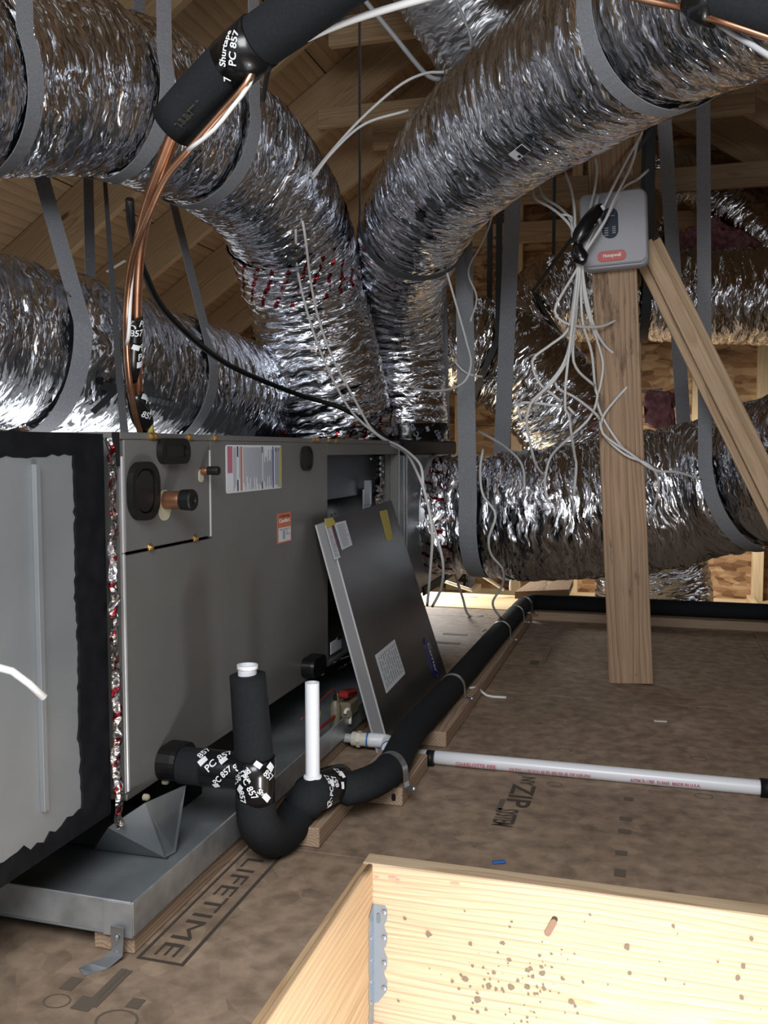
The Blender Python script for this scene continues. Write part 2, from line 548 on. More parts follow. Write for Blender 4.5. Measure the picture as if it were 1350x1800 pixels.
def wood(name, light, dark, ring=210.0, knots=True, contrast=1.0, stain=None, rough=0.65):
    m = mat(name, light, rough, 0, 0.3)
    nt, ns, lk, b = nodes(m)
    at = N(nt, 'ShaderNodeAttribute', attribute_name='grain')
    mp = N(nt, 'ShaderNodeMapping'); mp.inputs['Scale'].default_value = (1.3, 9, 9); lk.new(at.outputs['Vector'], mp.inputs[0])
    nz = N(nt, 'ShaderNodeTexNoise', Scale=1.0, Detail=3.0); lk.new(mp.outputs[0], nz.inputs['Vector'])
    sp = N(nt, 'ShaderNodeSeparateXYZ'); lk.new(at.outputs['Vector'], sp.inputs[0])
    cb = N(nt, 'ShaderNodeCombineXYZ')
    y = N(nt, 'ShaderNodeMath', operation='ADD'); y.inputs[1].default_value = 0.012; lk.new(sp.outputs[1], y.inputs[0])
    z = N(nt, 'ShaderNodeMath', operation='ADD'); z.inputs[1].default_value = 0.06; lk.new(sp.outputs[2], z.inputs[0])
    lk.new(y.outputs[0], cb.inputs[1]); lk.new(z.outputs[0], cb.inputs[2])
    ln = N(nt, 'ShaderNodeVectorMath', operation='LENGTH'); lk.new(cb.outputs[0], ln.inputs[0])
    ds = N(nt, 'ShaderNodeMath', operation='MULTIPLY_ADD'); ds.inputs[1].default_value = 0.045; lk.new(nz.outputs[0], ds.inputs[0]); lk.new(ln.outputs['Value'], ds.inputs[2])
    fr = N(nt, 'ShaderNodeMath', operation='MULTIPLY'); fr.inputs[1].default_value = ring; lk.new(ds.outputs[0], fr.inputs[0])
    si = N(nt, 'ShaderNodeMath', operation='FRACT'); lk.new(fr.outputs[0], si.inputs[0])
    mp2 = N(nt, 'ShaderNodeMapping'); mp2.inputs['Scale'].default_value = (6, 260, 260); lk.new(at.outputs['Vector'], mp2.inputs[0])
    n2 = N(nt, 'ShaderNodeTexNoise', Scale=1.0, Detail=2.0); lk.new(mp2.outputs[0], n2.inputs['Vector'])
    mid = tuple(l * (1 - 0.45 * contrast) + d * 0.45 * contrast for l, d in zip(light, dark))
    c = ramp(nt, si.outputs[0], [(0.0, light), (0.6, mid), (0.86, tuple(l * (1 - contrast) + d * contrast for l, d in zip(light, dark))), (1.0, light)])
    mx = N(nt, 'ShaderNodeMixRGB', blend_type='MULTIPLY'); mx.inputs[0].default_value = 0.5
    lk.new(c, mx.inputs[1]); lk.new(ramp(nt, n2.outputs[0], [(0.3, (0.62, 0.6, 0.58)), (0.7, (1.15, 1.15, 1.15))]), mx.inputs[2])
    out = mx.outputs[0]
    if knots:
        mp3 = N(nt, 'ShaderNodeMapping'); mp3.inputs['Scale'].default_value = (2.2, 7, 7); lk.new(at.outputs['Vector'], mp3.inputs[0])
        vo = N(nt, 'ShaderNodeTexVoronoi', Scale=1.0); lk.new(mp3.outputs[0], vo.inputs['Vector'])
        m2 = N(nt, 'ShaderNodeMixRGB', blend_type='MIX'); m2.inputs[2].default_value = (*[d * 0.45 for d in dark], 1)
        k = ramp(nt, vo.outputs['Distance'], [(0.05, (1, 1, 1)), (0.11, (0, 0, 0))])
        lk.new(k, m2.inputs[0]); lk.new(out, m2.inputs[1]); out = m2.outputs[0]
    if stain:                                   # dirt and handling marks with a shape of their own
        mp4 = N(nt, 'ShaderNodeMapping'); mp4.inputs['Scale'].default_value = (stain[1], stain[2], stain[2]); lk.new(at.outputs['Vector'], mp4.inputs[0])
        n4 = N(nt, 'ShaderNodeTexNoise', Scale=1.0, Detail=6.0, Roughness=0.65); lk.new(mp4.outputs[0], n4.inputs['Vector'])
        m3 = N(nt, 'ShaderNodeMixRGB', blend_type='MIX'); m3.inputs[2].default_value = (*stain[0], 1)
        lk.new(ramp(nt, n4.outputs[0], [(stain[3], (0, 0, 0)), (stain[3] + 0.08, (0.75, 0.75, 0.75))]), m3.inputs[0]); lk.new(out, m3.inputs[1]); out = m3.outputs[0]
    lk.new(out, b.inputs['Base Color'])
    bp = N(nt, 'ShaderNodeBump', Strength=0.25, Distance=0.001); lk.new(n2.outputs[0], bp.inputs['Height']); lk.new(bp.outputs[0], b.inputs['Normal'])
    return m


def osb(name, c0, c1, c2, scale=22.0):
    m = mat(name, c1, 0.75, 0, 0.3)
    nt, ns, lk, b = nodes(m)
    tc = N(nt, 'ShaderNodeTexCoord')
    outs = []
    for rot, sx in ((0.5, 1.0), (2.1, 1.3)):
        mp = N(nt, 'ShaderNodeMapping'); mp.inputs['Rotation'].default_value = (0, rot, rot); mp.inputs['Scale'].default_value = (scale * 0.45, scale * sx, scale * sx)
        lk.new(tc.outputs['Object'], mp.inputs[0])
        vo = N(nt, 'ShaderNodeTexVoronoi', Scale=1.0); lk.new(mp.outputs[0], vo.inputs['Vector'])
        sp = N(nt, 'ShaderNodeSeparateColor'); lk.new(vo.outputs['Color'], sp.inputs[0]); outs.append(sp.outputs[0])
    mx = N(nt, 'ShaderNodeMath', operation='MULTIPLY_ADD'); mx.inputs[1].default_value = 0.5; lk.new(outs[0], mx.inputs[0])
    h = N(nt, 'ShaderNodeMath', operation='MULTIPLY'); h.inputs[1].default_value = 0.5; lk.new(outs[1], h.inputs[0]); lk.new(h.outputs[0], mx.inputs[2])
    lk.new(ramp(nt, mx.outputs[0], [(0.1, c0), (0.5, c1), (0.9, c2)]), b.inputs['Base Color'])
    bp = N(nt, 'ShaderNodeBump', Strength=0.4, Distance=0.002); lk.new(mx.outputs[0], bp.inputs['Height']); lk.new(bp.outputs[0], b.inputs['Normal'])
    return m


M = {}
M['foil'] = foil('aluminised duct jacket', rough=0.11, fine=0.42)
M['foil_dull'] = foil('dull duct jacket', (0.5, 0.52, 0.55), 0.3, 0.5)
M['foil_red'] = foil('red printed foil tape', rough=0.16, fine=0.7, red=0.25)
M['foil_seam'] = foil('dull printed seam tape', (0.42, 0.42, 0.45), 0.2, 0.5, red=0.25)
M['foil_red2'] = foil('red printed foil tape along the duct', rough=0.16, fine=0.7, red=1.2)
M['rafter'] = wood('rafter lumber', (0.52, 0.37, 0.22), (0.31, 0.195, 0.10), 130, True, 0.7)
M['post'] = wood('weathered post lumber', (0.45, 0.31, 0.2), (0.28, 0.175, 0.105), 90, False, 0.9, ((0.12, 0.07, 0.045), 5.0, 22.0, 0.6))
M['brace'] = wood('brace lumber', (0.58, 0.42, 0.27), (0.4, 0.27, 0.16), 150, False, 0.7)
M['block'] = wood('scrap lumber', (0.46, 0.34, 0.24), (0.25, 0.16, 0.1), 170, True, 0.9)
M['pine'] = wood('fresh pine', (0.80, 0.62, 0.37), (0.58, 0.38, 0.19), 120, True, 0.6)
M['hatch'] = wood('fresh pine hatch board', (0.72, 0.56, 0.38), (0.52, 0.37, 0.22), 100, True, 0.85, ((0.16, 0.11, 0.08), 12.0, 26.0, 0.68))
M['deck'] = wood('roof sheathing', (0.44, 0.31, 0.185), (0.28, 0.18, 0.1), 18, True, 0.7)
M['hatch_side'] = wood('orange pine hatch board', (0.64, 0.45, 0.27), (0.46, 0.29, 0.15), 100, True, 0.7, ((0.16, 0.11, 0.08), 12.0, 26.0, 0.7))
M['osb'] = osb('oriented strand board', (0.13, 0.06, 0.025), (0.32, 0.18, 0.085), (0.52, 0.35, 0.19))
M['webbing'] = add_noise(mat('grey webbing', (0.2, 0.21, 0.23), 0.6), 260, (0.24, 0.25, 0.275), (0.33, 0.345, 0.375))
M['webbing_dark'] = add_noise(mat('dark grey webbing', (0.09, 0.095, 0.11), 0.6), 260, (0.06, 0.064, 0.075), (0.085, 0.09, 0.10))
M['foam'] = add_noise(mat('black foam insulation', (0.02, 0.022, 0.025), 0.85, 0, 0.18), 240, (0.011, 0.0125, 0.0145), (0.0145, 0.016, 0.0185), bump=0.06)
M['tape'] = mat('black plastic tape', (0.006, 0.006, 0.007), 0.22, 0, 0.5)
M['black'] = mat('black plastic', (0.005, 0.005, 0.006), 0.35)
M['rubber'] = mat('black rubber', (0.006, 0.006, 0.006), 0.5, 0, 0.3)
M['ink'] = mat('white ink', (0.75, 0.77, 0.8), 0.5)
M['ink_dim'] = mat('worn yellow ink', (0.035, 0.032, 0.02), 0.6)
M['blackink'] = mat('black ink', (0.015, 0.015, 0.018), 0.6)
M['greyink'] = mat('grey ink', (0.3, 0.33, 0.38), 0.6)
M['paper'] = mat('label paper', (0.62, 0.65, 0.7), 0.55)
M['redink'] = mat('red ink', (0.55, 0.12, 0.16), 0.6)
M['pinkink'] = mat('crimson label print', (0.42, 0.14, 0.2), 0.6)
M['orangeink'] = mat('orange label print', (0.55, 0.16, 0.08), 0.55)
M['blueink'] = mat('blue label print', (0.03, 0.035, 0.22), 0.5)
M['yellow'] = mat('yellow masking tape', (0.45, 0.38, 0.1), 0.7)
M['beige'] = mat('pale beige foam', (0.4, 0.37, 0.26), 0.8)
M['navy'] = mat('navy badge', (0.012, 0.014, 0.09), 0.3)
M['copper'] = add_noise(mat('copper', (0.7, 0.36, 0.22), 0.28, 1.0), 18, (0.55, 0.26, 0.15), (0.78, 0.44, 0.28))
M['copper_dull'] = mat('oxidised copper', (0.3, 0.14, 0.08), 0.4, 0.8)
M['pvc'] = mat('white pvc', (0.78, 0.8, 0.84), 0.3)
M['pvc_cream'] = mat('cream pvc', (0.62, 0.6, 0.52), 0.35)
M['clear'] = mat('clear plastic', (0.4, 0.42, 0.42), 0.15, 0, 0.6)
M['wire'] = mat('white cable sheath', (0.72, 0.72, 0.72), 0.45)
M['wire_dim'] = mat('grey cable sheath', (0.4, 0.41, 0.43), 0.5)
M['cab'] = add_noise(mat('grey brown enamelled steel', (0.13, 0.125, 0.115), 0.42, 0.35), 3.0, (0.165, 0.166, 0.161), (0.19, 0.191, 0.186), rough=(0.40, 0.48))
M['cab_edge'] = mat('bare steel edge', (0.5, 0.5, 0.52), 0.4, 0.35)
M['door_steel'] = add_noise(mat('dark enamelled steel door', (0.075, 0.075, 0.078), 0.3, 0.5), 5.0, (0.065, 0.065, 0.068), (0.09, 0.09, 0.092), rough=(0.26, 0.4))
M['dark_steel'] = mat('blue grey inner steel', (0.05, 0.06, 0.075), 0.4, 0.5)
M['galv'] = add_noise(mat('galvanised sheet', (0.45, 0.48, 0.5), 0.4, 0.7), 26, (0.38, 0.41, 0.43), (0.53, 0.55, 0.57), rough=(0.32, 0.5))
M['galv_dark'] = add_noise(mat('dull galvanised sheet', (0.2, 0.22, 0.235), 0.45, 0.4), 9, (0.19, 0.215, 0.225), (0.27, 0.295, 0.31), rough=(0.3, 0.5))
M['plenum'] = add_noise(mat('plenum galvanised sheet', (0.36, 0.38, 0.4), 0.5, 0.45), 4, (0.25, 0.275, 0.29), (0.31, 0.33, 0.345), rough=(0.42, 0.55))
M['zinc'] = mat('zinc plated steel', (0.5, 0.53, 0.56), 0.32, 0.95)
M['zinc_dull'] = mat('dull zinc bracket', (0.36, 0.4, 0.45), 0.45, 0.7)
M['brass'] = mat('yellow zinc screw', (0.5, 0.32, 0.12), 0.3, 0.9)
M['mastic'] = add_noise(mat('black duct mastic', (0.012, 0.013, 0.016), 0.6, 0, 0.15), 30, (0.004, 0.0046, 0.006), (0.008, 0.009, 0.0115), bump=0.25)
M['panel_grey'] = mat('grey plastic enclosure', (0.34, 0.345, 0.38), 0.5)
M['window_blue'] = mat('dark blue label window', (0.03, 0.042, 0.06), 0.6, 0, 0.2)
M['red_plastic'] = mat('red badge plastic', (0.5, 0.06, 0.045), 0.45)
M['switch_red'] = mat('red switch plastic', (0.2, 0.01, 0.012), 0.35)
M['olive'] = mat('olive plastic', (0.16, 0.14, 0.09), 0.45)
M['blue_glue'] = mat('blue pipe cement', (0.03, 0.13, 0.4), 0.4)
M['pink'] = add_noise(mat('pink glass wool', (0.45, 0.2, 0.23), 0.95, 0, 0.1), 30, (0.32, 0.13, 0.15), (0.6, 0.32, 0.35), bump=1.0)
M['mdark'] = mat('dark floor print', (0.06, 0.047, 0.037), 0.8)
M['mfaint'] = mat('faint floor print', (0.12, 0.095, 0.073), 0.8)
M['flange'] = mat('folded door flange', (0.22, 0.22, 0.225), 0.45, 0.3)
M['white_tape'] = mat('silver grey strap', (0.4, 0.4, 0.42), 0.4)
M['paint_white'] = mat('white lumber tag', (0.7, 0.68, 0.6), 0.7)


def floor_mat():
    m = mat('brown subfloor sheet', (0.2, 0.15, 0.11), 0.7, 0, 0.3)
    nt, ns, lk, b = nodes(m)
    tc = N(nt, 'ShaderNodeTexCoord')
    n1 = N(nt, 'ShaderNodeTexNoise', Scale=3.0, Detail=5.0, Roughness=0.6); lk.new(tc.outputs['Object'], n1.inputs['Vector'])
    n2 = N(nt, 'ShaderNodeTexNoise', Scale=28.0, Detail=3.0); lk.new(tc.outputs['Object'], n2.inputs['Vector'])
    vo = N(nt, 'ShaderNodeTexVoronoi', Scale=30.0); lk.new(tc.outputs['Object'], vo.inputs['Vector'])
    c = ramp(nt, n1.outputs[0], [(0.3, (0.27, 0.195, 0.135)), (0.7, (0.39, 0.29, 0.21))])
    mx = N(nt, 'ShaderNodeMixRGB', blend_type='MULTIPLY'); mx.inputs[0].default_value = 1.0; lk.new(c, mx.inputs[1])
    lk.new(ramp(nt, n2.outputs[0], [(0.3, (0.68, 0.68, 0.68)), (0.62, (1.1, 1.1, 1.1))]), mx.inputs[2])
    bw = N(nt, 'ShaderNodeRGBToBW'); lk.new(vo.outputs['Color'], bw.inputs[0])
    m2 = N(nt, 'ShaderNodeMixRGB', blend_type='MULTIPLY'); m2.inputs[0].default_value = 0.3; lk.new(mx.outputs[0], m2.inputs[1]); lk.new(bw.outputs[0], m2.inputs[2])
    n3 = N(nt, 'ShaderNodeTexNoise', Scale=7.0, Detail=7.0, Roughness=0.7); lk.new(tc.outputs['Object'], n3.inputs['Vector'])
    m3 = N(nt, 'ShaderNodeMixRGB', blend_type='MIX'); m3.inputs[2].default_value = (0.12, 0.09, 0.07, 1)
    lk.new(ramp(nt, n3.outputs[0], [(0.64, (0, 0, 0)), (0.72, (0.6, 0.6, 0.6))]), m3.inputs[0]); lk.new(m2.outputs[0], m3.inputs[1])
    lk.new(m3.outputs[0], b.inputs['Base Color'])
    bp = N(nt, 'ShaderNodeBump', Strength=0.2, Distance=0.002); lk.new(n2.outputs[0], bp.inputs['Height']); lk.new(bp.outputs[0], b.inputs['Normal'])
    return m


M['floor'] = floor_mat()

# ================================================================ THE SETTING
SLOPE = 0.68
RIDGE_X = -0.5
ROOF0 = 3.5                                # underside of the left slope above X = 0
RIDGE_Z = ROOF0 + SLOPE * RIDGE_X


def roof_z(x):
    return ROOF0 + SLOPE * x if x < RIDGE_X else RIDGE_Z - SLOPE * (x - RIDGE_X)


def structure(name, loc=(0, 0, 0)):
    o = bpy.data.objects.new(name, None)
    COL.objects.link(o); o.location = loc; o['kind'] = 'structure'
    WORLD_AT[o.name] = Vector(loc)
    return o


HX0, HX1, HY0, HY1 = -0.48, 0.42, -0.05, 1.55      # hatch opening
DECK_Y = 4.2
floor = structure('floor')


def slab_parts(x0, x1, y0, y1):
    """a rectangle minus the hatch"""
    out = []
    if x1 <= HX0 or x0 >= HX1 or y1 <= HY0 or y0 >= HY1:
        return [(x0, x1, y0, y1)]
    if x0 < HX0: out.append((x0, HX0, y0, y1))
    if x1 > HX1: out.append((HX1, x1, y0, y1))
    a, b = max(x0, HX0), min(x1, HX1)
    if y0 < HY0: out.append((a, b, y0, HY0))
    if y1 > HY1: out.append((a, b, HY1, y1))
    return out


for r in slab_parts(-4.2, 4.2, -1.6, DECK_Y):
    box('floor_base', (r[0], r[2], -0.10), (r[1], r[3], -0.019), M['block'], floor, 0)  # slab added below the sheets, keeps hatch light out of their gaps
ys = [-1.6, HY0, HY1, 2.77, 3.99, DECK_Y]
for i in range(len(ys) - 1):
    xs = [-4.2, -2.55, -0.48, 0.42, 2.2, 4.2] if i % 2 == 1 else [-4.2, -1.75, 0.69, 3.1, 4.2]
    for j in range(len(xs) - 1):
        if xs[j] == HX0 and xs[j + 1] == HX1 and ys[i] >= HY0 and ys[i + 1] <= HY1: continue
        box('floor_sheet', (xs[j] + 0.0012, ys[i] + 0.0012, -0.018), (xs[j + 1] - 0.0012, ys[i + 1] - 0.0012, 0.0), M['floor'], floor, 0.001)
# the lower level past the edge of the deck, with its rim board and joists
box('lower_floor', (-4.2, DECK_Y, -0.36), (4.2, 6.7, -0.30), M['floor'], floor, 0)
for k in range(7):
    x = -1.8 + k * 0.61
    box('joist', (x, DECK_Y + 0.6, -0.30), (x + 0.038, 6.47, -0.22), M['pine'], floor)
t1 = box('trim_1', (-4.2, DECK_Y + 0.02, -0.30), (4.2, DECK_Y + 0.075, 0.0), M['pine']); tag(t1, kind='structure')
t2 = box('trim_2', (-4.2, DECK_Y + 0.085, -0.06), (4.2, DECK_Y + 0.5, -0.008), M['pine']); tag(t2, kind='structure')

# floor print: flat ink on the sheets
ff = Face((0, 0, 0), (1, 0, 0), (0, 1, 0))
lt = Face((0, 0, 0), (0, -1, 0), (1, 0, 0))         # lettering that reads towards the hatch
x_base = P(272, 1676, Z=0)[0]; x_top = P(327, 1662, Z=0)[0]
y_a = P(452, 1508, Z=0)[1]; y_b = P(305, 1684, Z=0)[1]
text_on(lt, 'LIFETIME', -y_a, x_base, (x_top - x_base), M['mdark'], floor, width=y_a - y_b, h=0.0008, bold=0.0)
bx0 = P(238, 1686, Z=0)[0]; c1 = P(320, 1697, Z=0); c2 = P(462, 1541, Z=0)
ff.bars('print_frame', [(c1[0] - 0.003, c1[1], c1[0] + 0.003, c2[1] + 0.5), (bx0, c1[1] - 0.003, c1[0] + 0.003, c1[1] + 0.003), (bx0, c1[1], bx0 + 0.005, c2[1] + 0.4)], 0.0008, M['mdark'], floor)
for s, pa, pb, hh in (('ZIP', (928, 1381), (903, 1419), 0.05), ('SYSTEM', (899, 1423), (878, 1452), 0.042), ('NY', (931, 1366), (925, 1381), 0.03)):
    qa = P(*pa, Z=0); qb = P(*pb, Z=0)
    text_on(lt, s, -qa[1], (qa[0] + qb[0]) / 2 - hh / 2, hh, M['mdark'], floor, h=0.0008, width=qa[1] - qb[1], bold=0.02)
rects = []
for (px, py, w, h) in ((880, 1416, 0.012, 0.07), (1100, 1440, 0.025, 0.02), (1098, 1462, 0.025, 0.02), (1092, 1500, 0.022, 0.02), (1090, 1535, 0.02, 0.03), (1105, 1405, 0.02, 0.02),
                       (125, 1730, 0.02, 0.03), (150, 1765, 0.028, 0.03), (188, 1735, 0.01, 0.09), (198, 1738, 0.008, 0.09), (238, 1765, 0.02, 0.022), (800, 1115, 0.1, 0.03), (786, 1130, 0.1, 0.03), (940, 1165, 0.03, 0.06), (965, 1150, 0.004, 0.22)):
    c = P(px, py, Z=0); rects.append((c[0] - w / 2, c[1] - h / 2, c[0] + w / 2, c[1] + h / 2))
ff.bars('print_marks', rects, 0.0008, M['mfaint'], floor)
V, F = [], []
for (px, py, r) in ((993, 1319, 0.018), (975, 1379, 0.017), (1237, 1400, 0.02), (1217, 1245, 0.02), (1228, 1334, 0.02), (1007, 1270, 0.016), (1030, 1193, 0.02), (1205, 1162, 0.02), (205, 1795, 0.03), (100, 1760, 0.02), (1300, 1128, 0.02)):
    c = P(px, py, Z=0); i0 = len(V)
    for k in range(14):
        a = 2 * math.pi * k / 14
        for s in (1.0, 0.88): V.append((c[0] + r * s * math.cos(a), c[1] + r * s * math.sin(a) * 0.8, 0.0008))
    F += [(i0 + 2 * k, i0 + 2 * ((k + 1) % 14), i0 + 2 * ((k + 1) % 14) + 1, i0 + 2 * k + 1) for k in range(14)]
mesh_np('print_rings', V, F, M['mfaint'], floor)['kind'] = 'stuff'

# the roof: rafters and sheathing on both slopes
ceiling = structure('ceiling', (RIDGE_X, 2.5, RIDGE_Z))
DIRL = nrm((1, 0, SLOPE)); DIRR = nrm((1, 0, -SLOPE)); NL = nrm((-SLOPE, 0, 1)); NR = nrm((SLOPE, 0, 1))
ridge = np.array([RIDGE_X, 0, RIDGE_Z])
RW = 0.235
for k in range(21):
    y = 4.556 - 0.73 * 7 + 0.73 * k
    if y > 6.6: break
    for d, n, ln in ((DIRL, NL, -4.9), (DIRR, NR, 5.2)):
        a = ridge + n * RW / 2 + np.array([0, y, 0]); b = a + d * ln
        beam('rafter', a, b, RW, 0.04, M['rafter'], ceiling, n, 0.002)
for i in range(5):
    for j in range(4):
        for d, n, sg in ((DIRL, NL, -1), (DIRR, NR, 1)):
            y0 = -1.0 + j * 1.95; l0 = i * 1.22
            if l0 > 4.8: continue
            c = ridge + n * (RW + 0.008) + d * sg * (l0 + 0.6) + np.array([0, y0 + 0.97, 0])
            obox('sheathing_panel', c, (0, 1, 0), d, n, (1.944, 1.214, 0.012), M['deck'], ceiling, 0.001)
for d, n, sg, ln in ((DIRL, NL, -1, 4.9), (DIRR, NR, 1, 4.9)):
    obox('roof_light_seal', ridge + n * (RW + 0.02) + d * sg * ln / 2 + np.array([0, 2.85, 0]), (0, 1, 0), d, n, (7.9, ln + 0.05, 0.006), M['blackink'], ceiling, 0)  # unseen backing added so no world light leaks between the sheathing panels
beam('ridge_board', (RIDGE_X, -1.0, RIDGE_Z + 0.12), (RIDGE_X, 6.6, RIDGE_Z + 0.12), 0.24, 0.038, M['rafter'], ceiling)
for y, z, t in ((3.92, 2.52, 0.12), (4.42, 2.36, 0.09), (5.02, 2.43, 0.14), (5.82, 2.28, 0.14), (6.45, 2.18, 0.14)):
    xl = (z - ROOF0) / SLOPE + 0.05; xr = RIDGE_X + (RIDGE_Z - z) / SLOPE - 0.1
    beam('collar_tie', (xl, y, z + t / 2), (min(xr, 0.75), y, z + t / 2), t, 0.038, M['rafter'], ceiling)

# gable wall far behind the ducts
wall_back = structure('wall_back', (0, 6.62, -0.3))
WY = 6.56
for i in range(7):
    for j in range(3):
        x0 = -4.2 + i * 1.22; z0 = -0.3 + j * 1.22
        box('strand_board', (x0 + 0.002, WY, z0 + 0.002), (x0 + 1.218, WY + 0.012, min(z0 + 1.218, 3.4)), M['osb'], wall_back, 0.001)
for k in range(16):
    x = -3.0 + k * 0.406 + 0.02
    zt = roof_z(x) - 0.02
    if zt > 0: box('stud', (x, WY - 0.075, -0.262), (x + 0.07, WY - 0.001, zt), M['pine'], wall_back)
box('wall_light_seal', (-4.3, WY + 0.02, -0.4), (4.3, WY + 0.024, 3.5), M['deck'], wall_back, 0)  # unseen sheet added behind the strand boards, stops light through their gaps
box('sole_plate', (-4.2, WY - 0.089, -0.3), (4.2, WY - 0.001, -0.262), M['pine'], wall_back)
# a printed lumber panel in the wall with a steel plate beside it
fb = Face((0, WY - 0.08, 0), (1, 0, 0), (0, 0, 1))
q = P(806, 1018, Y=WY - 0.08)
fb.plate('printed_block', q[0] - 0.09, q[2] - 0.08, q[0] + 0.06, q[2] + 0.07, 0.02, M['pine'], wall_back)
text_on(Face((0, WY - 0.1005, 0), (1, 0, 0), (0, 0, 1)), '4', q[0] + 0.005, q[2] - 0.04, 0.09, M['blackink'], wall_back, bold=0.04)
q = P(829, 1018, Y=WY - 0.08)
fb.plate('steel_plate', q[0] - 0.025, q[2] - 0.08, q[0] + 0.025, q[2] + 0.09, 0.012, M['galv'], wall_back)

# hatch curb
hatch = thing('hatch_frame', 'light pine board frame of the open attic hatch, brightly lit, bottom of photo', 'hatch frame', (HX0, HY1, -0.3))
TOPZ = 0.012
box('header_board', (HX0, HY1 - 0.04, -0.32), (HX1, HY1, TOPZ), M['hatch'], hatch, 0.002)
box('side_board', (HX0 + 0.0105, HY0, -0.32), (HX0 + 0.0195, HY1 - 0.041, TOPZ), M['hatch_side'], hatch, 0.0015)
box('side_board', (HX0, HY0, -0.32), (HX0 + 0.0095, HY1 - 0.041, TOPZ - 0.001), M['hatch_side'], hatch, 0.0015)
box('side_board', (HX1 - 0.038, HY0, -0.32), (HX1, HY1 - 0.041, TOPZ), M['hatch_side'], hatch, 0.002)
box('header_board', (HX0, HY0 - 0.038, -0.32), (HX1, HY0, TOPZ), M['hatch'], hatch, 0.002)
# red chalk marks on the header
fh = Face((0, HY1 - 0.0405, 0), (1, 0, 0), (0, 0, 1))
rc = []
for px, py, w, h in ((662, 1543, 0.008, 0.006), (690, 1543, 0.014, 0.005), (700, 1549, 0.006, 0.008), (665, 1800, 0.02, 0.006), (800, 1553, 0.016, 0.004)):
    c = P(px, py, Y=HY1 - 0.04); rc.append((c[0] - w / 2, c[2] - h / 2, c[0] + w / 2, c[2] + h / 2))
chalk = mat('red chalk', (0.72, 0.36, 0.26), 0.8)
fh.bars('chalk_mark', rc, 0.0005, chalk, hatch)
# a big loose knot
kx = P(968, 1630, Y=HY1 - 0.04)
fh.rounded('knot', kx[0], kx[2], 0.011, 0.034, 0.0054, 0.0015, mat('pine knot', (0.30, 0.17, 0.11), 0.6), hatch, rot=-0.45)
fh.rounded('knot_bark', kx[0] + 0.004, kx[2] + 0.01, 0.010, 0.022, 0.0049, 0.0009, mat('knot bark', (0.05, 0.03, 0.02), 0.7), hatch, rot=-0.45)
V, F = [], []
rg = np.random.default_rng(3)
for k in range(130):                                # splashes of dirt
    px = rg.normal(905, 60) if k < 100 else rg.uniform(700, 1340)
    py = rg.normal(1735, 45) if k < 100 else rg.uniform(1600, 1800)
    c = P(px, py, Y=HY1 - 0.0403); r = abs(rg.normal(0, 0.0022)) + 0.0007; i0 = len(V)
    if c[2] > TOPZ - 0.03: continue
    for j in range(7):
        a = 2 * math.pi * j / 7; rr = r * rg.uniform(0.6, 1.3)
        V.append((c[0] + rr * math.cos(a), HY1 - 0.0404 - 0.00002 * k, c[2] + rr * math.sin(a)))
    F.append(tuple(i0 + j for j in range(7))[::-1])
tag(mesh_np('dirt_specks', V, F, mat('dirt', (0.22, 0.17, 0.12), 0.9), hatch), kind='stuff')
# steel corner bracket
X0 = HX0 + 0.020; Y0 = HY1 - 0.0405
zt = P(652, 1588, Y=Y0)[2]; zb = zt - 0.175
br = []
n = 24
for k in range(n + 1):
    z = zt + (zb - zt) * k / n
    br.append((X0 + 0.0265 - 0.006 * max(0, math.sin(k / n * 4.0 * 2 * math.pi + 2.4)), Y0, z))
outer = [(X0, Y0, zt)] + br[:-2] + [(X0 + 0.010, Y0, zb - 0.006), (X0, Y0, zb - 0.012)]
bk = poly_plate('corner_bracket', [p for p in outer][::-1], -0.0015, M['zinc_dull'], hatch)
tag(bk, 'scalloped zinc angle bracket')
side = [(X0, Y0, zt)] + [(X0, Y0 - 0.026 + 0.005 * max(0, math.sin(k / n * 4.0 * 2 * math.pi)), zt - 0.012 + (zb - zt - 0.03) * k / n) for k in range(n + 1)] + [(X0, Y0, zb - 0.045)]
poly_plate('bracket_wing', side, 0.0015, M['zinc_dull'], bk)
for k in range(4):
    c = np.array([X0 + 0.021, Y0 - 0.0015, zt - 0.012 - 0.047 * k])
    lathe('screw', c, (0, -1, 0), [(0, 0.0042), (0.0012, 0.004), (0.002, 0.0022)], M['zinc'], bk, 10)
    c = np.array([X0 + 0.0015, Y0 - 0.015, zt - 0.055 - 0.04 * k])
    lathe('screw', c, (1, 0, 0), [(0, 0.0038), (0.0012, 0.0036), (0.002, 0.002)], M['zinc'], bk, 10)
fh2 = Face((X0, Y0, 0), (1, 0, 0), (0, 0, 1))
fh2.rounded('slot', 0.0105, zt - 0.025, 0.006, 0.018, 0.003, 0.0019, M['galv_dark'], bk)

# ================================================================ AIR HANDLER
UX, UY0, UY1, UZ0, UZ1 = -0.84, 1.325, 3.08, 0.154, 0.779
UB = -1.40
unit = thing('air_handler', 'large grey brown steel air handler cabinet lying on its side behind the trap pipe', 'air handler', (UX - 0.28, 2.2, UZ0))
uf = Face((UX, 0, 0), (0, 1, 0), (0, 0, 1))


def on_u(px, py, h=0.0):
    c = P(px, py, X=UX + h); return c[1], c[2]


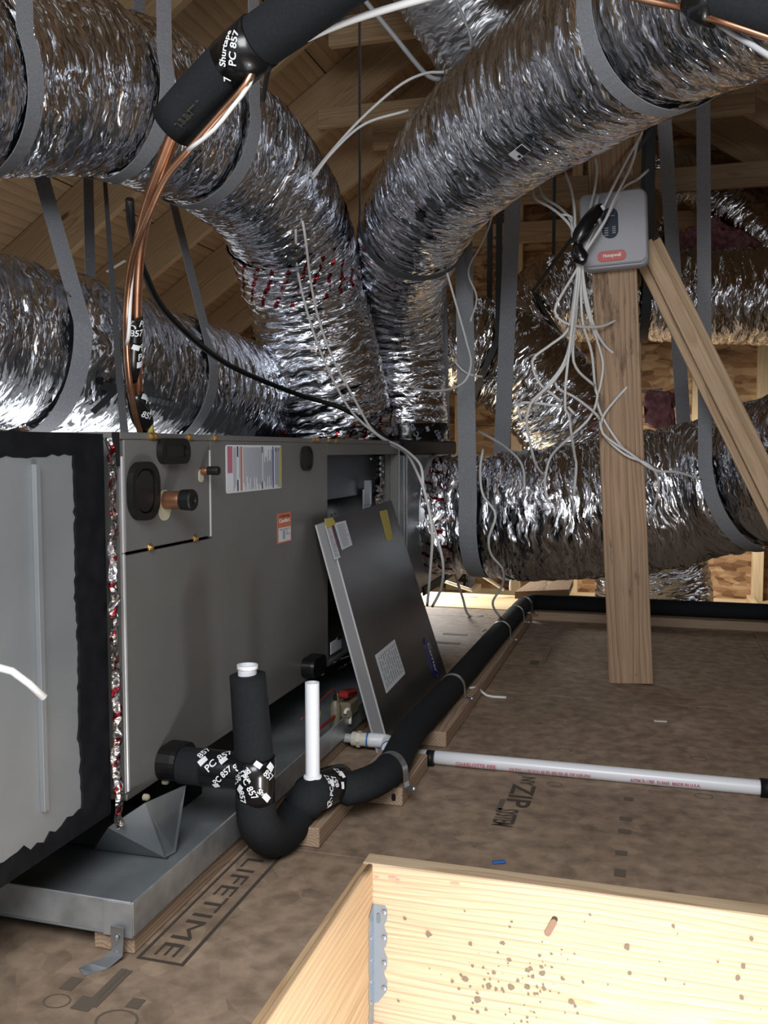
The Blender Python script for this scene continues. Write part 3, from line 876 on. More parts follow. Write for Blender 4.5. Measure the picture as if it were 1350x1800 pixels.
OPY = 2.333                                          # the open blower bay starts here
box('cabinet_top', (UB, UY0, UZ1 - 0.012), (UX, UY1, UZ1), M['cab'], unit)
box('cabinet_bottom', (UB, UY0, UZ0), (UX, UY1, UZ0 + 0.012), M['cab'], unit)
box('cabinet_back', (UB, UY0, UZ0 + 0.012), (UB + 0.012, UY1, UZ1 - 0.012), M['cab'], unit)
box('cabinet_end', (UB + 0.012, UY0, UZ0 + 0.012), (UX - 0.012, UY0 + 0.01, UZ1 - 0.012), M['cab'], unit)
box('cabinet_end', (UB + 0.012, UY1 - 0.01, UZ0 + 0.012), (UX, UY1, UZ1 - 0.012), M['cab'], unit)
ya = on_u(219, 1000)[0]
box('corner_rail', (UX - 0.012, UY0, UZ0 + 0.012), (UX - 0.002, ya, UZ1 - 0.012), M['cab'], unit)
yd, zd = on_u(371, 945)
poly_plate('front_panel', [uf.at(*q) for q in ((ya + 0.004, UZ0 + 0.012), (OPY, UZ0 + 0.012), (OPY, UZ1 - 0.012), (yd + 0.003, UZ1 - 0.012), (yd + 0.003, zd - 0.002), (ya + 0.004, zd - 0.002))], -0.012, M['cab'], unit)
box('edge_strip', (UX - 0.006, ya - 0.004, UZ0 + 0.014), (UX + 0.001, ya + 0.0035, zd + 0.002), M['cab_edge'], unit)
box('edge_strip', (UX - 0.006, ya - 0.004, zd + 0.003), (UX + 0.001, ya + 0.0035, UZ1 - 0.04), M['cab_edge'], unit)
box('edge_strip', (UX - 0.006, yd - 0.004, zd + 0.002), (UX + 0.0015, yd + 0.0025, UZ1 - 0.03), M['cab_edge'], unit)
sp = box('service_plate', (UX - 0.01, ya + 0.0045, zd + 0.004), (UX + 0.0005, yd - 0.005, UZ1 - 0.0125), M['cab'], unit)
box('header_rail', (UX - 0.012, OPY, UZ1 - 0.045), (UX, UY1 - 0.012, UZ1 - 0.012), M['cab'], unit)
box('bay_rail', (UX - 0.03, UY1 - 0.022, UZ0 + 0.012), (UX, UY1 - 0.012, UZ1 - 0.046), M['cab'], unit)
box('edge_strip', (UX - 0.004, UY1 - 0.012, UZ0 + 0.012), (UX + 0.002, UY1 - 0.006, UZ1 - 0.012), M['cab_edge'], unit)
# service plate: two black grommets, two copper stubs, screws
for (px, py, w, h, rot) in ((247, 863, 0.092, 0.112, 0.0), (300, 793, 0.106, 0.052, 0.0)):
    a, b = on_u(px, py)
    g = uf.rounded('grommet', a, b, w * 0.98, h * 0.9, min(w, h) * 0.40, 0.012, M['rubber'], unit, base=0.001, inset=0.012)
    uf.rounded('grommet_core', a, b, w * 0.6, h * 0.66, min(w, h) * 0.28, 0.009, M['black'], g, base=0.001)
for (pa, pb, r, lname) in (((283, 880), (338, 881), 0.0165, 'suction'), ((347, 829), (372, 832), 0.0075, 'liquid')):
    a, b = on_u(pa[0] + 6, pa[1])
    c = uf.at(a, b)
    e = c + np.array([0.052 if r > 0.01 else 0.032, 0.0, 0.002])
    uf.rounded('stub_hole', a - 0.002, b - 0.008, r * 2.6, r * 3.4, r * 1.2, 0.002, M['beige'], unit, base=0.0006)
    s = tube('copper_stub', [c - np.array([0.02, 0, 0]), e], r, M['copper_dull'], unit, 20)
    lathe('stub_cap', e - np.array([0.016, 0, 0]), (1, 0, 0), [(0, r * 1.12), (0.02, r * 1.18), (0.023, r * 1.05), (0.023, r * 0.5), (0.02, r * 0.45)], M['rubber'], s, 20)
a, b = on_u(204, 790)
uf.plate('knockout', a - 0.011, b - 0.028, a + 0.011, b + 0.028, 0.0012, M['black'], unit, base=-0.001)
for px, py in ((265, 767), (271, 767), (332, 769), (377, 770), (551, 773), (557, 773), (577, 774), (590, 775), (263, 963), (342, 947)):
    a, b = on_u(px, py)
    s = lathe('screw', uf.at(a, b, 0.0004), (1, 0, 0), [(0, 0.0075), (0.002, 0.0072), (0.0021, 0.0048), (0.006, 0.0045), (0.0066, 0.003)], M['brass'], unit, 8)
a, b = on_u(538, 806)
g = uf.rounded('knockout_hole', a, b, 0.085, 0.062, 0.028, 0.0035, M['rubber'], unit, base=0.0005, inset=0.006)
# round plug of the upper drain port and small yellow plugs
a, b = on_u(541, 1172)
pl = uf.rounded('drain_plug', a, b + 0.004, 0.10, 0.05, 0.022, 0.034, M['black'], unit, base=0.0005)
for px, py in ((287, 1377), (253, 1405), (563, 1186)):
    a, b = on_u(px, py)
    lathe('plug', uf.at(a, b + 0.004, 0.0), (1, 0, 0), [(0, 0.006), (0.008, 0.006), (0.011, 0.003)], M['beige'], unit, 10)
# warning label
a0, b0 = on_u(397, 868); a1, b1 = on_u(494, 787)
b1 = on_u(396, 782)[1]
L = uf.rounded('warning_label', (a0 + a1) / 2, (b0 + b1) / 2, a1 - a0, b1 - b0, 0.006, 0.0008, M['paper'], unit, base=0.0004)
w = a1 - a0; h = b1 - b0


def lab(rects, m, hh=0.0016):
    uf.bars('print', [(a0 + w * r[0], b0 + h * r[1], a0 + w * r[2], b0 + h * r[3]) for r in rects], hh, m, L)


lab([(0.02, 0.42, 0.10, 0.97)], M['pinkink']); lab([(0.235, 0.03, 0.262, 0.97)], M['orangeink']); lab([(0.815, 0.03, 0.835, 0.97)], M['blueink'])
lab([(0.955, 0.03, 0.99, 0.97)], M['yellow'])
lab([(0.175, 0.03, 0.195, 0.27), (0.175, 0.75, 0.195, 0.97), (0.605, 0.03, 0.625, 0.2), (0.605, 0.83, 0.625, 0.97), (0.86, 0.85, 0.90, 0.95), (0.93, 0.88, 0.95, 0.94)], M['blackink'])
g = []
for k in range(46):
    x = 0.115 + k * 0.0185
    if any(abs(x - q) < 0.016 for q in (0.185, 0.25, 0.615, 0.825)) or x > 0.945: continue
    y0 = 0.04 + 0.3 * RNG.random() ** 2; y1 = 0.97 - 0.35 * (RNG.random() ** 2 if 0.64 < x < 0.8 else 0.05)
    g.append((x, y0, x + 0.0115, y1))
lab(g, M['greyink'], 0.0014)
# orange attention label
a0, b0 = on_u(487, 957); a1, b1 = on_u(511, 899)
L = uf.plate('attention_label', a0, b0, a1, b1, 0.0008, M['orangeink'], unit, base=0.0004); w = a1 - a0; h = b1 - b0
lab([(0.06, 0.05, 0.95, 0.52)], M['paper'])
text_on(uf, 'ATTENTION', a0 + w * 0.12, b0 + h * 0.85, h * 0.07, M['blackink'], L, h=0.0018, width=w * 0.76)
text_on(uf, 'Comfort', a0 + w * 0.1, b0 + h * 0.69, h * 0.12, M['ink'], L, h=0.0018, width=w * 0.8, bold=0.05)
lab([(0.36, 0.13, 0.52, 0.4), (0.6, 0.37, 0.72, 0.39), (0.6, 0.31, 0.76, 0.33), (0.6, 0.26, 0.92, 0.28), (0.12, 0.46, 0.86, 0.475), (0.16, 0.43, 0.8, 0.44)], M['greyink'], 0.002)
# blower bay: baffle, shelf, bracket, control board, breakers, liner
box('bay_floor', (UB + 0.02, OPY, UZ0 + 0.2), (UX - 0.1, UY1 - 0.012, UZ0 + 0.21), M['dark_steel'], unit)
zz = P(620, 872, X=-0.9)[2]
box('baffle', (-0.905, OPY - 0.02, zz), (-0.9, P(659, 800, X=-0.9)[1], UZ1 - 0.014), M['dark_steel'], unit)
tube('blower_housing', [(-1.10, OPY + 0.0, 0.50), (-1.10, UY1 - 0.06, 0.50)], 0.17, M['galv_dark'], unit, 40)
c = P(645, 862, X=-0.885)
bx = box('switch_bracket', (-0.89, c[1] - 0.035, c[2] - 0.07), (-0.885, c[1] + 0.045, c[2] + 0.005), M['galv'], unit)
box('bracket_tab', (-0.885, c[1] - 0.035, c[2] - 0.045), (-0.865, c[1] - 0.012, c[2] + 0.035), M['zinc'], bx)
lathe('screw', np.array([-0.8995, P(652, 806, X=-0.9)[1], P(652, 806, X=-0.9)[2]]), (1, 0, 0), [(0, 0.008), (0.003, 0.007), (0.005, 0.003)], M['zinc'], unit, 10)
y0 = P(662, 800, X=-0.88)[1]; y1 = P(684, 800, X=-0.88)[1]
z0 = P(670, 842, X=-0.88)[2]
cb = box('control_board', (-0.91, y0, z0), (-0.89, y1 + 0.01, UZ1 - 0.05), M['black'], unit)
for k in range(4):
    zb = z0 + 0.008 + k * 0.019
    r = box('relay', (-0.89, y0 + 0.005, zb), (-0.872, y0 + 0.055, zb + 0.015), M['black'], cb)
    box('relay_label', (-0.872, y0 + 0.006, zb + 0.003), (-0.8715, y0 + 0.028, zb + 0.012), M['ink'], r)
yl = P(686, 850, X=-0.87)[1]
gv = np.linspace(0, 1, 26); gu = np.linspace(0, 1, 60)
U_, V_ = np.meshgrid(gu, gv, indexing='ij')
zc = lattice(U_ * 30, V_ * 8, 30, 9, 5)
VV = np.stack([-0.885 + 0.012 * zc, P(664, 850, X=-0.88)[1] + (UY1 - 0.06 - P(664, 850, X=-0.88)[1]) * V_, UZ0 + 0.2 + (UZ1 - 0.06 - UZ0 - 0.2 - 0.09 * (V_ < 0.55)) * U_], -1).reshape(-1, 3)
i = np.arange(59)[:, None] * 26; j = np.arange(25)[None]
mesh_np('foil_liner', VV, np.stack([i + j, i + j + 1, i + 27 + j, i + 26 + j], -1).reshape(-1, 4), M['foil'], unit, smooth=True, uv=np.stack([U_.ravel(), V_.ravel() * 0.3], 1))
c = P(594, 1137, X=-0.83)
box('wiring_tag', (-0.835, c[1] - 0.05, c[2] - 0.012), (-0.833, c[1] + 0.04, c[2] + 0.022), M['paper'], unit)
for k, (px, py) in enumerate(((604, 1118), (618, 1165), (600, 1160))):
    tube('bay_wire', [P(px - 22, py + 12, X=-0.86), P(px - 8, py + 2, X=-0.83), P(px + 12, py - 6, X=-0.84)], 0.004, M['black'], unit, 8)

# ---------------- return plenum at the near end
rp = thing('return_plenum', 'pale galvanised return plenum box edged with brushed black mastic at the cabinet', 'plenum', (UX - 0.28, 0.8, UZ0))
PY0, PY1, PXF = 0.28, 1.278, -0.842
box('plenum_box', (UB, PY0, UZ0 - 0.002), (PXF, PY1, UZ1 - 0.004), M['plenum'], rp, 0.004)
pf = Face((PXF, 0, 0), (0, 1, 0), (0, 0, 1))


def on_p(px, py):
    c = P(px, py, X=PXF); return c[1], c[2]


ys_ = on_p(66, 1100)[0]
s = pf.plate('standing_seam', ys_ - 0.005, UZ0 + 0.07, ys_ + 0.005, UZ1 - 0.05, 0.008, M['plenum'], rp)
s2 = pf.plate('standing_seam', ys_ - 0.40, UZ0 + 0.07, ys_ - 0.39, UZ1 - 0.05, 0.008, M['plenum'], rp)


def mastic(name, edge0, edge1, inner, thick, seed, rag):
    """brushed band between a straight edge and a ragged one"""
    rg = np.random.default_rng(seed); n = 70
    V, F = [], []
    for k in range(n + 1):
        t = k / n
        e = np.asarray(edge0) * (1 - t) + np.asarray(edge1) * t
        q = e + np.asarray(inner) * (1 + rag * (rg.normal() * 0.5 + math.sin(t * 17 + seed) * 0.5))
        mid = e * 0.5 + q * 0.5
        for p, hh in ((e, 0.0002), (e, thick), (mid, thick * rg.uniform(0.95, 1.15)), (q - np.asarray(inner) * 0.05, thick * 0.8), (q, 0.0003)):
            V.append(pf.at(p[0], p[1], hh))
    for k in range(n):
        for j in range(4):
            F.append((k * 5 + j, k * 5 + 5 + j, k * 5 + 6 + j, k * 5 + 1 + j))
    o = mesh_np(name, V, F, M['mastic'], rp)
    bm = bmesh.new(); bm.from_mesh(o.data); bmesh.ops.recalc_face_normals(bm, faces=bm.faces); bm.to_mesh(o.data); bm.free()
    return o


yi = on_p(133, 1050)[0]
mastic('mastic_band', (PY0, UZ1 - 0.004), (PY1 - 0.001, UZ1 - 0.004), (0, -(UZ1 - on_p(100, 797)[1])), 0.002, 1, 0.10)
mastic('mastic_band', (PY1 - 0.001, UZ1 - 0.01), (PY1 - 0.001, UZ0), (-(PY1 - yi), 0), 0.0025, 2, 0.04)
mastic('mastic_band', (PY0, UZ0 - 0.002), (PY1 - 0.001, UZ0 - 0.002), (0, on_p(60, 1490)[1] - UZ0 + 0.012), 0.0022, 3, 0.2)
# crumpled printed foil tape over the joint
nu_, nv_ = 150, 14
U_, V_ = np.meshgrid(np.linspace(0, 1, nu_), np.linspace(0, 1, nv_), indexing='ij')
zc = lattice(U_ * 45, V_ * 5, 45, 7, 8) * 0.004 + lattice(U_ * 14, V_ * 2, 14, 4, 9) * 0.005
VV = np.stack([PXF + 0.009 + zc * (0.5 + np.sin(V_ * math.pi)), PY1 - 0.002 + 0.024 * V_ + 0.006 * lattice(U_ * 30, V_ * 0, 30, 3, 4), UZ0 - 0.03 + (UZ1 - UZ0 + 0.02) * U_], -1).reshape(-1, 3)
i = np.arange(nu_ - 1)[:, None] * nv_; j = np.arange(nv_ - 1)[None]
mesh_np('seam_tape', VV, np.stack([i + j, i + j + 1, i + nv_ + 1 + j, i + nv_ + j], -1).reshape(-1, 4), M['foil_seam'], rp, smooth=True, uv=np.stack([U_.ravel() * 0.9 + 0.3, V_.ravel() * 0.1], 1))

# ---------------- supply plenum at the far end
su = thing('supply_plenum', 'dull galvanised supply plenum box behind the leaning door, black mastic on top', 'plenum', (UX - 0.3, 3.5, 0.2))
box('plenum_box', (-1.46, UY1 + 0.006, 0.19), (UX, 3.98, UZ1 - 0.012), M['galv_dark'], su, 0.004)
sf = Face((UX, 0, 0), (0, 1, 0), (0, 0, 1))
box('mastic_cap', (-1.48, UY1 + 0.006, UZ1 - 0.05), (UX + 0.012, 4.0, UZ1 + 0.006), M['mastic'], su, 0.006)
box('mastic_corner', (UX, 3.80, 0.185), (UX + 0.01, 4.0, 0.24), M['mastic'], su, 0.005)
box('mastic_corner', (UX, 3.42, 0.18), (UX + 0.008, 3.8, 0.215), M['mastic'], su, 0.004)
for yy in (3.13, 3.17):
    box('seam', (UX, yy, 0.2), (UX + 0.004, yy + 0.006, UZ1 - 0.05), M['galv'], su)
lathe('collar', (UX, 3.6, 0.49), (1, 0, 0), [(0, 0.24), (0.01, 0.236), (0.08, 0.228), (0.1, 0.228)], M['galv'], su, 48)

# ---------------- leaning door
TLc = P(576, 916, X=-0.79); BLc = P(687, 1322, Z=0.004); TRc = P(688, 880, X=-0.79)
uD = nrm(TRc - TLc); BRd = uD
df = Face(BLc, uD, TLc - BLc)
dh = np.linalg.norm(TLc - BLc); dw = np.linalg.norm(TRc - TLc)
door = thing('access_door', 'dark steel access door leaning against the open end of the air handler', 'panel', BLc)
TH = 0.034


def on_d(px, py):
    r = ray(px, py); s = ((df.o - EYE) @ df.n) / (r @ df.n); q = EYE + r * s - df.o
    return q @ df.u, q @ df.v


def d_at(px, py, h=0.0):
    return df.at(*on_d(px, py), h)


yb = 1180.0
while on_d(688 + 0.318 * (yb - 880), yb)[1] > 0.004: yb += 1.0
cTL, cTR, cBL, cBR = d_at(576, 916), d_at(688, 880), df.o, d_at(688 + 0.318 * (yb - 880), yb)
poly_plate('door_sheet', [cTL, cBL, cBR, cTR], -0.002, M['door_steel'], door)


def fold(name, p, q, m, parent, inset):
    back = -df.n * TH; v = np.asarray(inset) * 0.002
    return poly_plate(name, [p, q, q + back, p + back], 0.002, m, parent)


bk_ = -df.n * 0.0022
fl = fold('door_flange', cTL + bk_, cBL + bk_, M['flange'], door, df.u)
fold('door_flange', cTR + bk_, cBR + bk_, M['door_steel'], door, -df.u)
fold('door_flange', cTL + bk_, cTR + bk_, M['door_steel'], door, -df.v)
fold('door_flange', cBL + bk_, cBR + bk_, M['door_steel'], door, df.v)
for hh in (0.002, TH):
    off = -df.n * hh - df.u * 0.0018
    beam('flange_hem', cTL + off, cBL + off, 0.0045, 0.003, M['cab_edge'], fl, df.n, 0.0005)


def quad_label(name, pix, mt, h=0.0006, parent=None):
    q = [d_at(*p, 0.0004) for p in pix]
    o = poly_plate(name, [q[0], q[3], q[2], q[1]], h, mt, parent or door)
    return o, q


def quad_bars(q, rects, m, parent, h=0.0012):
    V, F = [], []
    for x0, y0, x1, y1 in rects:
        i0 = len(V)
        for x, y in ((x0, y0), (x1, y0), (x1, y1), (x0, y1)):
            V.append((q[3] * (1 - x) + q[2] * x) * (1 - y) + (q[0] * (1 - x) + q[1] * x) * y + df.n * h)
        F.append((i0, i0 + 1, i0 + 2, i0 + 3))
    tag(mesh_np('print', V, F, m, parent), kind='stuff')


for pix, kind in ((((571, 924), (581, 921), (598, 980), (588, 984)), 0), (((587, 920), (607, 915), (619, 958), (601, 967)), 1), (((659, 1152), (693, 1124), (712, 1184), (679, 1219)), 2)):
    L, q = quad_label('label_sheet', pix, M['paper'])
    rr = []
    if kind == 2:
        for k in range(9):
            x = 0.08 + 0.1 * k
            y = 0.1
            while y < 0.9:
                e = min(0.93, y + RNG.uniform(0.05, 0.3)); rr.append((x, y, x + 0.045, e)); y = e + 0.04
    else:
        for k in range(14):
            y = 0.08 + 0.062 * k; rr.append((0.12, y, RNG.uniform(0.6, 0.9), y + 0.025))
    quad_bars(q, rr, M['greyink'], L)
    if kind == 0: quad_bars(q, [(0.86, 0.3, 1.0, 0.95)], M['pinkink'], L, 0.0014)
quad_label('masking_tape', ((667, 899), (680, 896), (691, 947), (680, 951)), M['yellow'])
quad_label('masking_tape', ((570, 912), (584, 910), (590, 921), (573, 930)), M['yellow'], 0.001)
va = nrm(cTL - cBL); db = Face(df.o, np.cross(va, df.n), va)
q_ = d_at(757, 1156) - db.o
a, b = q_ @ db.u, q_ @ db.v
em = db.rounded('badge', a, b, 0.060, 0.128, 0.0299, 0.003, M['navy'], door, base=0.0003, k=12)
db.rounded('badge_field', a, b, 0.050, 0.116, 0.0249, 0.0008, M['navy'], em, base=0.0033, k=12)
text_on(db, 'Carrier', a - 0.009, b + 0.046, 0.024, M['ink'], em, h=0.0046, width=0.092, rot=-math.pi / 2, bold=0.01)
def ellipse_ring(a, b, ra, rb, t, h, m, parent):
    V, F = [], []
    for k in range(40):
        th = 2 * math.pi * k / 40
        for s in (0, t): V.append(db.at(a + (ra - s) * math.cos(th), b + (rb - s) * math.sin(th), h))
    F = [(2 * k, 2 * ((k + 1) % 40), 2 * ((k + 1) % 40) + 1, 2 * k + 1) for k in range(40)]
    mesh_np('badge_rim', V, F, m, parent)
ellipse_ring(a, b, 0.028, 0.061, 0.0015, 0.0042, M['greyink'], em)
for px, py in ((583, 905), (588, 903), (745, 1027)):
    a, b = on_d(px, py)
    lathe('dimple', df.at(a, b, 0.0), df.n, [(0, 0.004), (0.0012, 0.003)], M['black'] if px < 600 else M['zinc'], door, 8)

# ---------------- drain pan on sleepers
PNX, PNY = -0.716, 1.14
pan = thing('drain_pan', 'shallow galvanised drain pan under the air handler, standing on low sleepers', 'drain pan', (-1.1, 2.1, 0.03))
PB, PE = -1.52, 3.10
PZ0, PZ1 = 0.031, 0.085
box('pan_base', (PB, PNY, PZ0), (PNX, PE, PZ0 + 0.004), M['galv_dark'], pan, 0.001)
box('pan_side', (PNX - 0.004, PNY, PZ0), (PNX, PE, PZ1), M['galv'], pan, 0.001)
box('pan_side', (PB, PNY, PZ0), (PB + 0.004, PE, PZ1), M['galv'], pan, 0.001)
e = box('pan_end', (PB + 0.004, PNY, PZ0 + 0.0041), (PNX - 0.0045, PNY + 0.004, PZ1), M['galv'], pan, 0.001)
box('corner_fold', (PNX - 0.05, PNY - 0.0018, PZ0), (PNX - 0.001, PNY - 0.0002, PZ1 - 0.001), M['galv'], e, 0.0005)
box('pan_end', (PB + 0.004, PE - 0.004, PZ0 + 0.0041), (PNX - 0.0045, PE, PZ1), M['galv'], pan, 0.001)
box('pan_seam', (PB + 0.01, P(200, 1500, Z=PZ0)[1] - 0.004, PZ0 + 0.0041), (PNX - 0.08, P(200, 1500, Z=PZ0)[1] + 0.004, PZ0 + 0.0075), M['dark_steel'], pan, 0.001)
# folded sheet gusset under the corner of the cabinet
ga = P(255, 1412, X=-0.80); gb = P(327, 1380, X=-0.80); gc = P(309, 1498, Z=0.038); gd = P(290, 1508, Z=0.038); ge = P(165, 1493, Z=0.038); gh = P(190, 1455, X=-0.86)
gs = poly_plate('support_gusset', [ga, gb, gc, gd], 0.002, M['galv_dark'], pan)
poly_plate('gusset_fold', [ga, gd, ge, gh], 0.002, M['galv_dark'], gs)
# supports holding the cabinet above the pan
for y, wd_ in ((1.62, 'nearer'), (2.9, 'farther')):
    o = box('support_block', (-1.36, y - 0.05, PZ0 + 0.0041), (-0.88, y + 0.05, UZ0 - 0.0005), M['foam'])
    tag(o, 'black foam bar holding the cabinet above the drain pan, the %s of two' % wd_, 'block', 'support bars under the air handler')
for x0, x1 in ((-0.79, -0.722), (-1.2, -1.11), (-1.5, -1.41)):
    o = box('sleeper', (x0, PNY + 0.01, 0.0005), (x1, PE - 0.02, PZ0 - 0.0005), M['block'])
    tag(o, {-0.79: 'worn grey wooden sleeper under the outer edge of the drain pan', -1.2: 'wooden sleeper under the middle of the drain pan', -1.5: 'wooden sleeper under the hidden rear edge of the drain pan'}[x0], 'sleeper')
    o['group'] = 'sleepers under the drain pan'
# hanging strap end in front of the pan
fs = thing('foot_strap', 'bent zinc strap end hanging from the front corner of the drain pan onto the floor', 'strap', P(190, 1700, Z=0))
y = PNY - 0.008
c0 = P(206, 1640, Y=y); c1 = P(209, 1690, Y=y - 0.003); 
xm = c0[0]
ribbon('strap_band', [(xm, y, 0.05), (xm, y, 0.03), (xm + 0.002, y - 0.004, 0.012), (xm - 0.008, y - 0.02, 0.004), (xm - 0.022, y - 0.034, 0.002), (xm - 0.03, y - 0.046, 0.0015)], [(1, 0, 0)] * 3 + [(0.95, 0.3, 0)] + [(0.8, 0.5, 0)] * 2, 0.021, 0.0016, M['zinc'], fs)
for z in (0.034, 0.012):
    lathe('screw', (xm, y - 0.002, z), (0, -1, 0), [(0, 0.0045), (0.002, 0.004), (0.003, 0.002)], M['zinc'], fs, 8)

# ================================================================ DUCTS
def DP(lst):
    q = np.array([P(a, b, d=c) for a, b, c, *_ in lst]); r = np.array([x[3] for x in lst]); return q, r


def s_near(key, px, py):
    """arc length on a duct's axis that shows nearest to a pixel"""
    D = DUCTS[key]; q = D['c'] - EYE
    z = q @ FW; x = 675 + FPX * (q @ RT) / z; y = 900 - FPX * (q @ UP) / z
    return int(np.argmin((x - px) ** 2 + (y - py) ** 2))


def s_side(key, px, py):
    """station whose near-side silhouette shows nearest to a pixel"""
    D = DUCTS[key]; c = D['c']; t = np.gradient(c, axis=0); s = np.cross(t, (0, 0, 1.0)); s /= np.maximum(np.linalg.norm(s, axis=1, keepdims=True), 1e-9)
    s *= np.sign(np.sum(s * (EYE - c), axis=1))[:, None]
    q = c + s * D['R'][:, None] - EYE
    z = q @ FW; x = 675 + FPX * (q @ RT) / z; y = 900 - FPX * (q @ UP) / z
    return int(np.argmin((x - px) ** 2 + (y - py) ** 2))


def plan(key, lst):
    q, r = DP(lst)
    c = spline(np.hstack([q, r[:, None]]), 0.010 if key in 'EFGI' else 0.0075)
    DUCTS[key] = dict(c=c[:, :3], R=c[:, 3], s=np.concatenate([[0], np.cumsum(np.linalg.norm(np.diff(c[:, :3], axis=0), axis=1))]))
    return q, r


LIST = {
 'A': [(-160, 120, 2.0, .235), (-60, 128, 2.15, .235), (60, 135, 2.28, .228), (180, 160, 2.45, .222), (290, 205, 2.65, .22), (400, 265, 2.9, .22), (478, 345, 3.12, .222), (517, 440, 3.32, .22), (541, 540, 3.45, .222), (566, 640, 3.52, .222), (590, 735, 3.58, .222), (594, 772, 3.6, .222)],
 'B': [(716, 778, 3.9, .178), (712, 690, 3.88, .172), (703, 590, 3.82, .18), (702, 490, 3.62, .19), (735, 385, 3.25, .198), (800, 290, 2.9, .2), (900, 200, 2.6, .205), (1030, 112, 2.28, .208), (1180, 15, 1.98, .205), (1360, -72, 1.72, .195), (1560, -150, 1.5, .19), (1950, -260, 1.22, .19), (2700, -480, .95, .19)],
 'C': [(-230, 560, 2.15, .235), (-60, 592, 2.4, .235), (100, 622, 2.62, .235), (250, 660, 2.95, .235), (400, 700, 3.45, .235), (500, 726, 3.9, .235), (640, 745, 4.5, .235)],
 'D': [(748, 905, 3.7, .225), (775, 905, 3.69, .232), (805, 903, 3.68, .235), (880, 905, 3.62, .25), (960, 903, 3.55, .258), (1060, 895, 3.5, .262), (1160, 878, 3.44, .262), (1245, 858, 3.36, .25), (1330, 838, 3.2, .255), (1480, 800, 2.95, .255), (1650, 765, 2.75, .25), (2100, 745, 2.4, .25), (2900, 745, 2.0, .25)],
 'E': [(700, 600, 4.75, .24), (790, 608, 4.7, .25), (870, 622, 4.68, .255), (950, 680, 4.66, .26), (1020, 770, 4.68, .265), (1085, 860, 4.7, .27), (1130, 950, 4.74, .28), (1147, 1030, 4.76, .29), (1150, 1120, 4.76, .29)],
 'F': [(905, 585, 5.35, .24), (945, 545, 5.3, .25), (1000, 523, 5.25, .255), (1150, 520, 5.15, .255), (1260, 523, 5.05, .255), (1400, 522, 4.95, .255), (1600, 520, 4.8, .255), (2100, 520, 4.4, .255)],
 'G': [(1110, 440, 5.5, .16), (1140, 360, 5.6, .157), (1185, 308, 5.7, .157), (1235, 320, 5.72, .157), (1290, 370, 5.65, .157), (1380, 450, 5.55, .157), (1480, 540, 5.5, .157)],
 'I': [(700, -190, 3.1, .2), (770, -70, 3.2, .2), (850, 55, 3.3, .2), (950, 150, 3.4, .2)],
}
for k, l in LIST.items(): plan(k, l)
STRAP_AT = {}
for nm, key, px, py in (('a1', 'A', 78, 130), ('a2', 'A', 285, 150), ('a3', 'A', 440, 220), ('b1', 'B', 1172, 22), ('b2', 'B', 728, 398), ('c1', 'C', 142, 600), ('c2', 'C', 388, 610), ('d1', 'D', 850, 905), ('d2', 'D', 1248, 850), ('e1', 'E', 866, 622), ('f1', 'F', 1135, 520), ('f3', 'F', 955, 540)):
    i = s_side(key, px, py) if nm in ('a1', 'a2', 'a3', 'c1', 'c2', 'd2') else s_near(key, px, py); STRAP_AT[nm] = (key, i, float(DUCTS[key]['s'][i]))
INFO = {
 'A': ('insulated_duct', 'big foil duct crossing top left and bending down onto the supply plenum', 'duct'),
 'B': ('insulated_duct', 'big foil duct rising from the plenum and running to the top right corner', 'duct'),
 'C': ('insulated_duct', 'foil duct lying level behind the grey cabinet at middle left', 'duct'),
 'D': ('insulated_duct', 'sagging foil duct running right from the plenum collar behind the wooden post', 'duct'),
 'E': ('insulated_duct', 'crumpled foil duct slanting down behind the white cable bundle to the floor edge', 'duct'),
 'F': ('insulated_duct', 'level foil duct behind the diagonal brace in front of the strand board wall', 'duct'),
 'G': ('insulated_duct', 'small arched foil duct under the far roof above the pink wool', 'duct'),
 'I': ('insulated_duct', 'dull grey duct stub behind the top of the rising duct, at photo top', 'duct'),
}
SEED = dict(A=1, B=2, C=3, D=4, E=5, F=6, G=7, I=8)
for k, l in LIST.items():
    q, r = DP(l)
    root = thing(INFO[k][0], INFO[k][1], INFO[k][2], (q[:, 0].mean(), q[:, 1].mean(), q[:, 2].min() - r[0]))
    pin = [v[2] for v in STRAP_AT.values() if v[0] == k]
    far = k in 'EFGI'
    duct('duct_jacket', q, r, M['foil_dull'] if k == 'I' else M['foil'], root, k, SEED[k], 0.0075 if not far else 0.010, 200 if not far else 120,
         {'A': 0.7, 'B': 0.5, 'C': 0.55, 'D': 0.95, 'E': 1.2, 'F': 0.9, 'G': 0.8, 'I': 0.5}[k], pin, {'C': 1.2, 'B': 0.6}.get(k, 0.8), 1.0)
    INFO[k] = root


def duct_sleeve(key, i0, i1, off, mt, name, seed, crinkle=0.8, base_u=0.0):
    D = DUCTS[key]
    sub = slice(i0, i1)
    o = duct(name, D['c'][sub], D['R'][sub] + off, mt, INFO[key], None, seed, 0.0075, 170, crinkle)
    return o


i0 = s_near('A', 500, 395); i1 = s_near('A', 532, 500)
duct_sleeve('A', i0, i1, 0.005, M['foil_red2'], 'printed_tape_sleeve', 21, 0.9)
i0 = s_near('A', 588, 735)
duct_sleeve('A', i0, len(DUCTS['A']['c']) - 1, 0.008, M['foil_red2'], 'printed_tape_sleeve', 22, 0.9)
i1 = s_near('D', 800, 903)
duct_sleeve('D', 1, i1, 0.006, M['foil_red2'], 'printed_tape_sleeve', 23, 0.9)
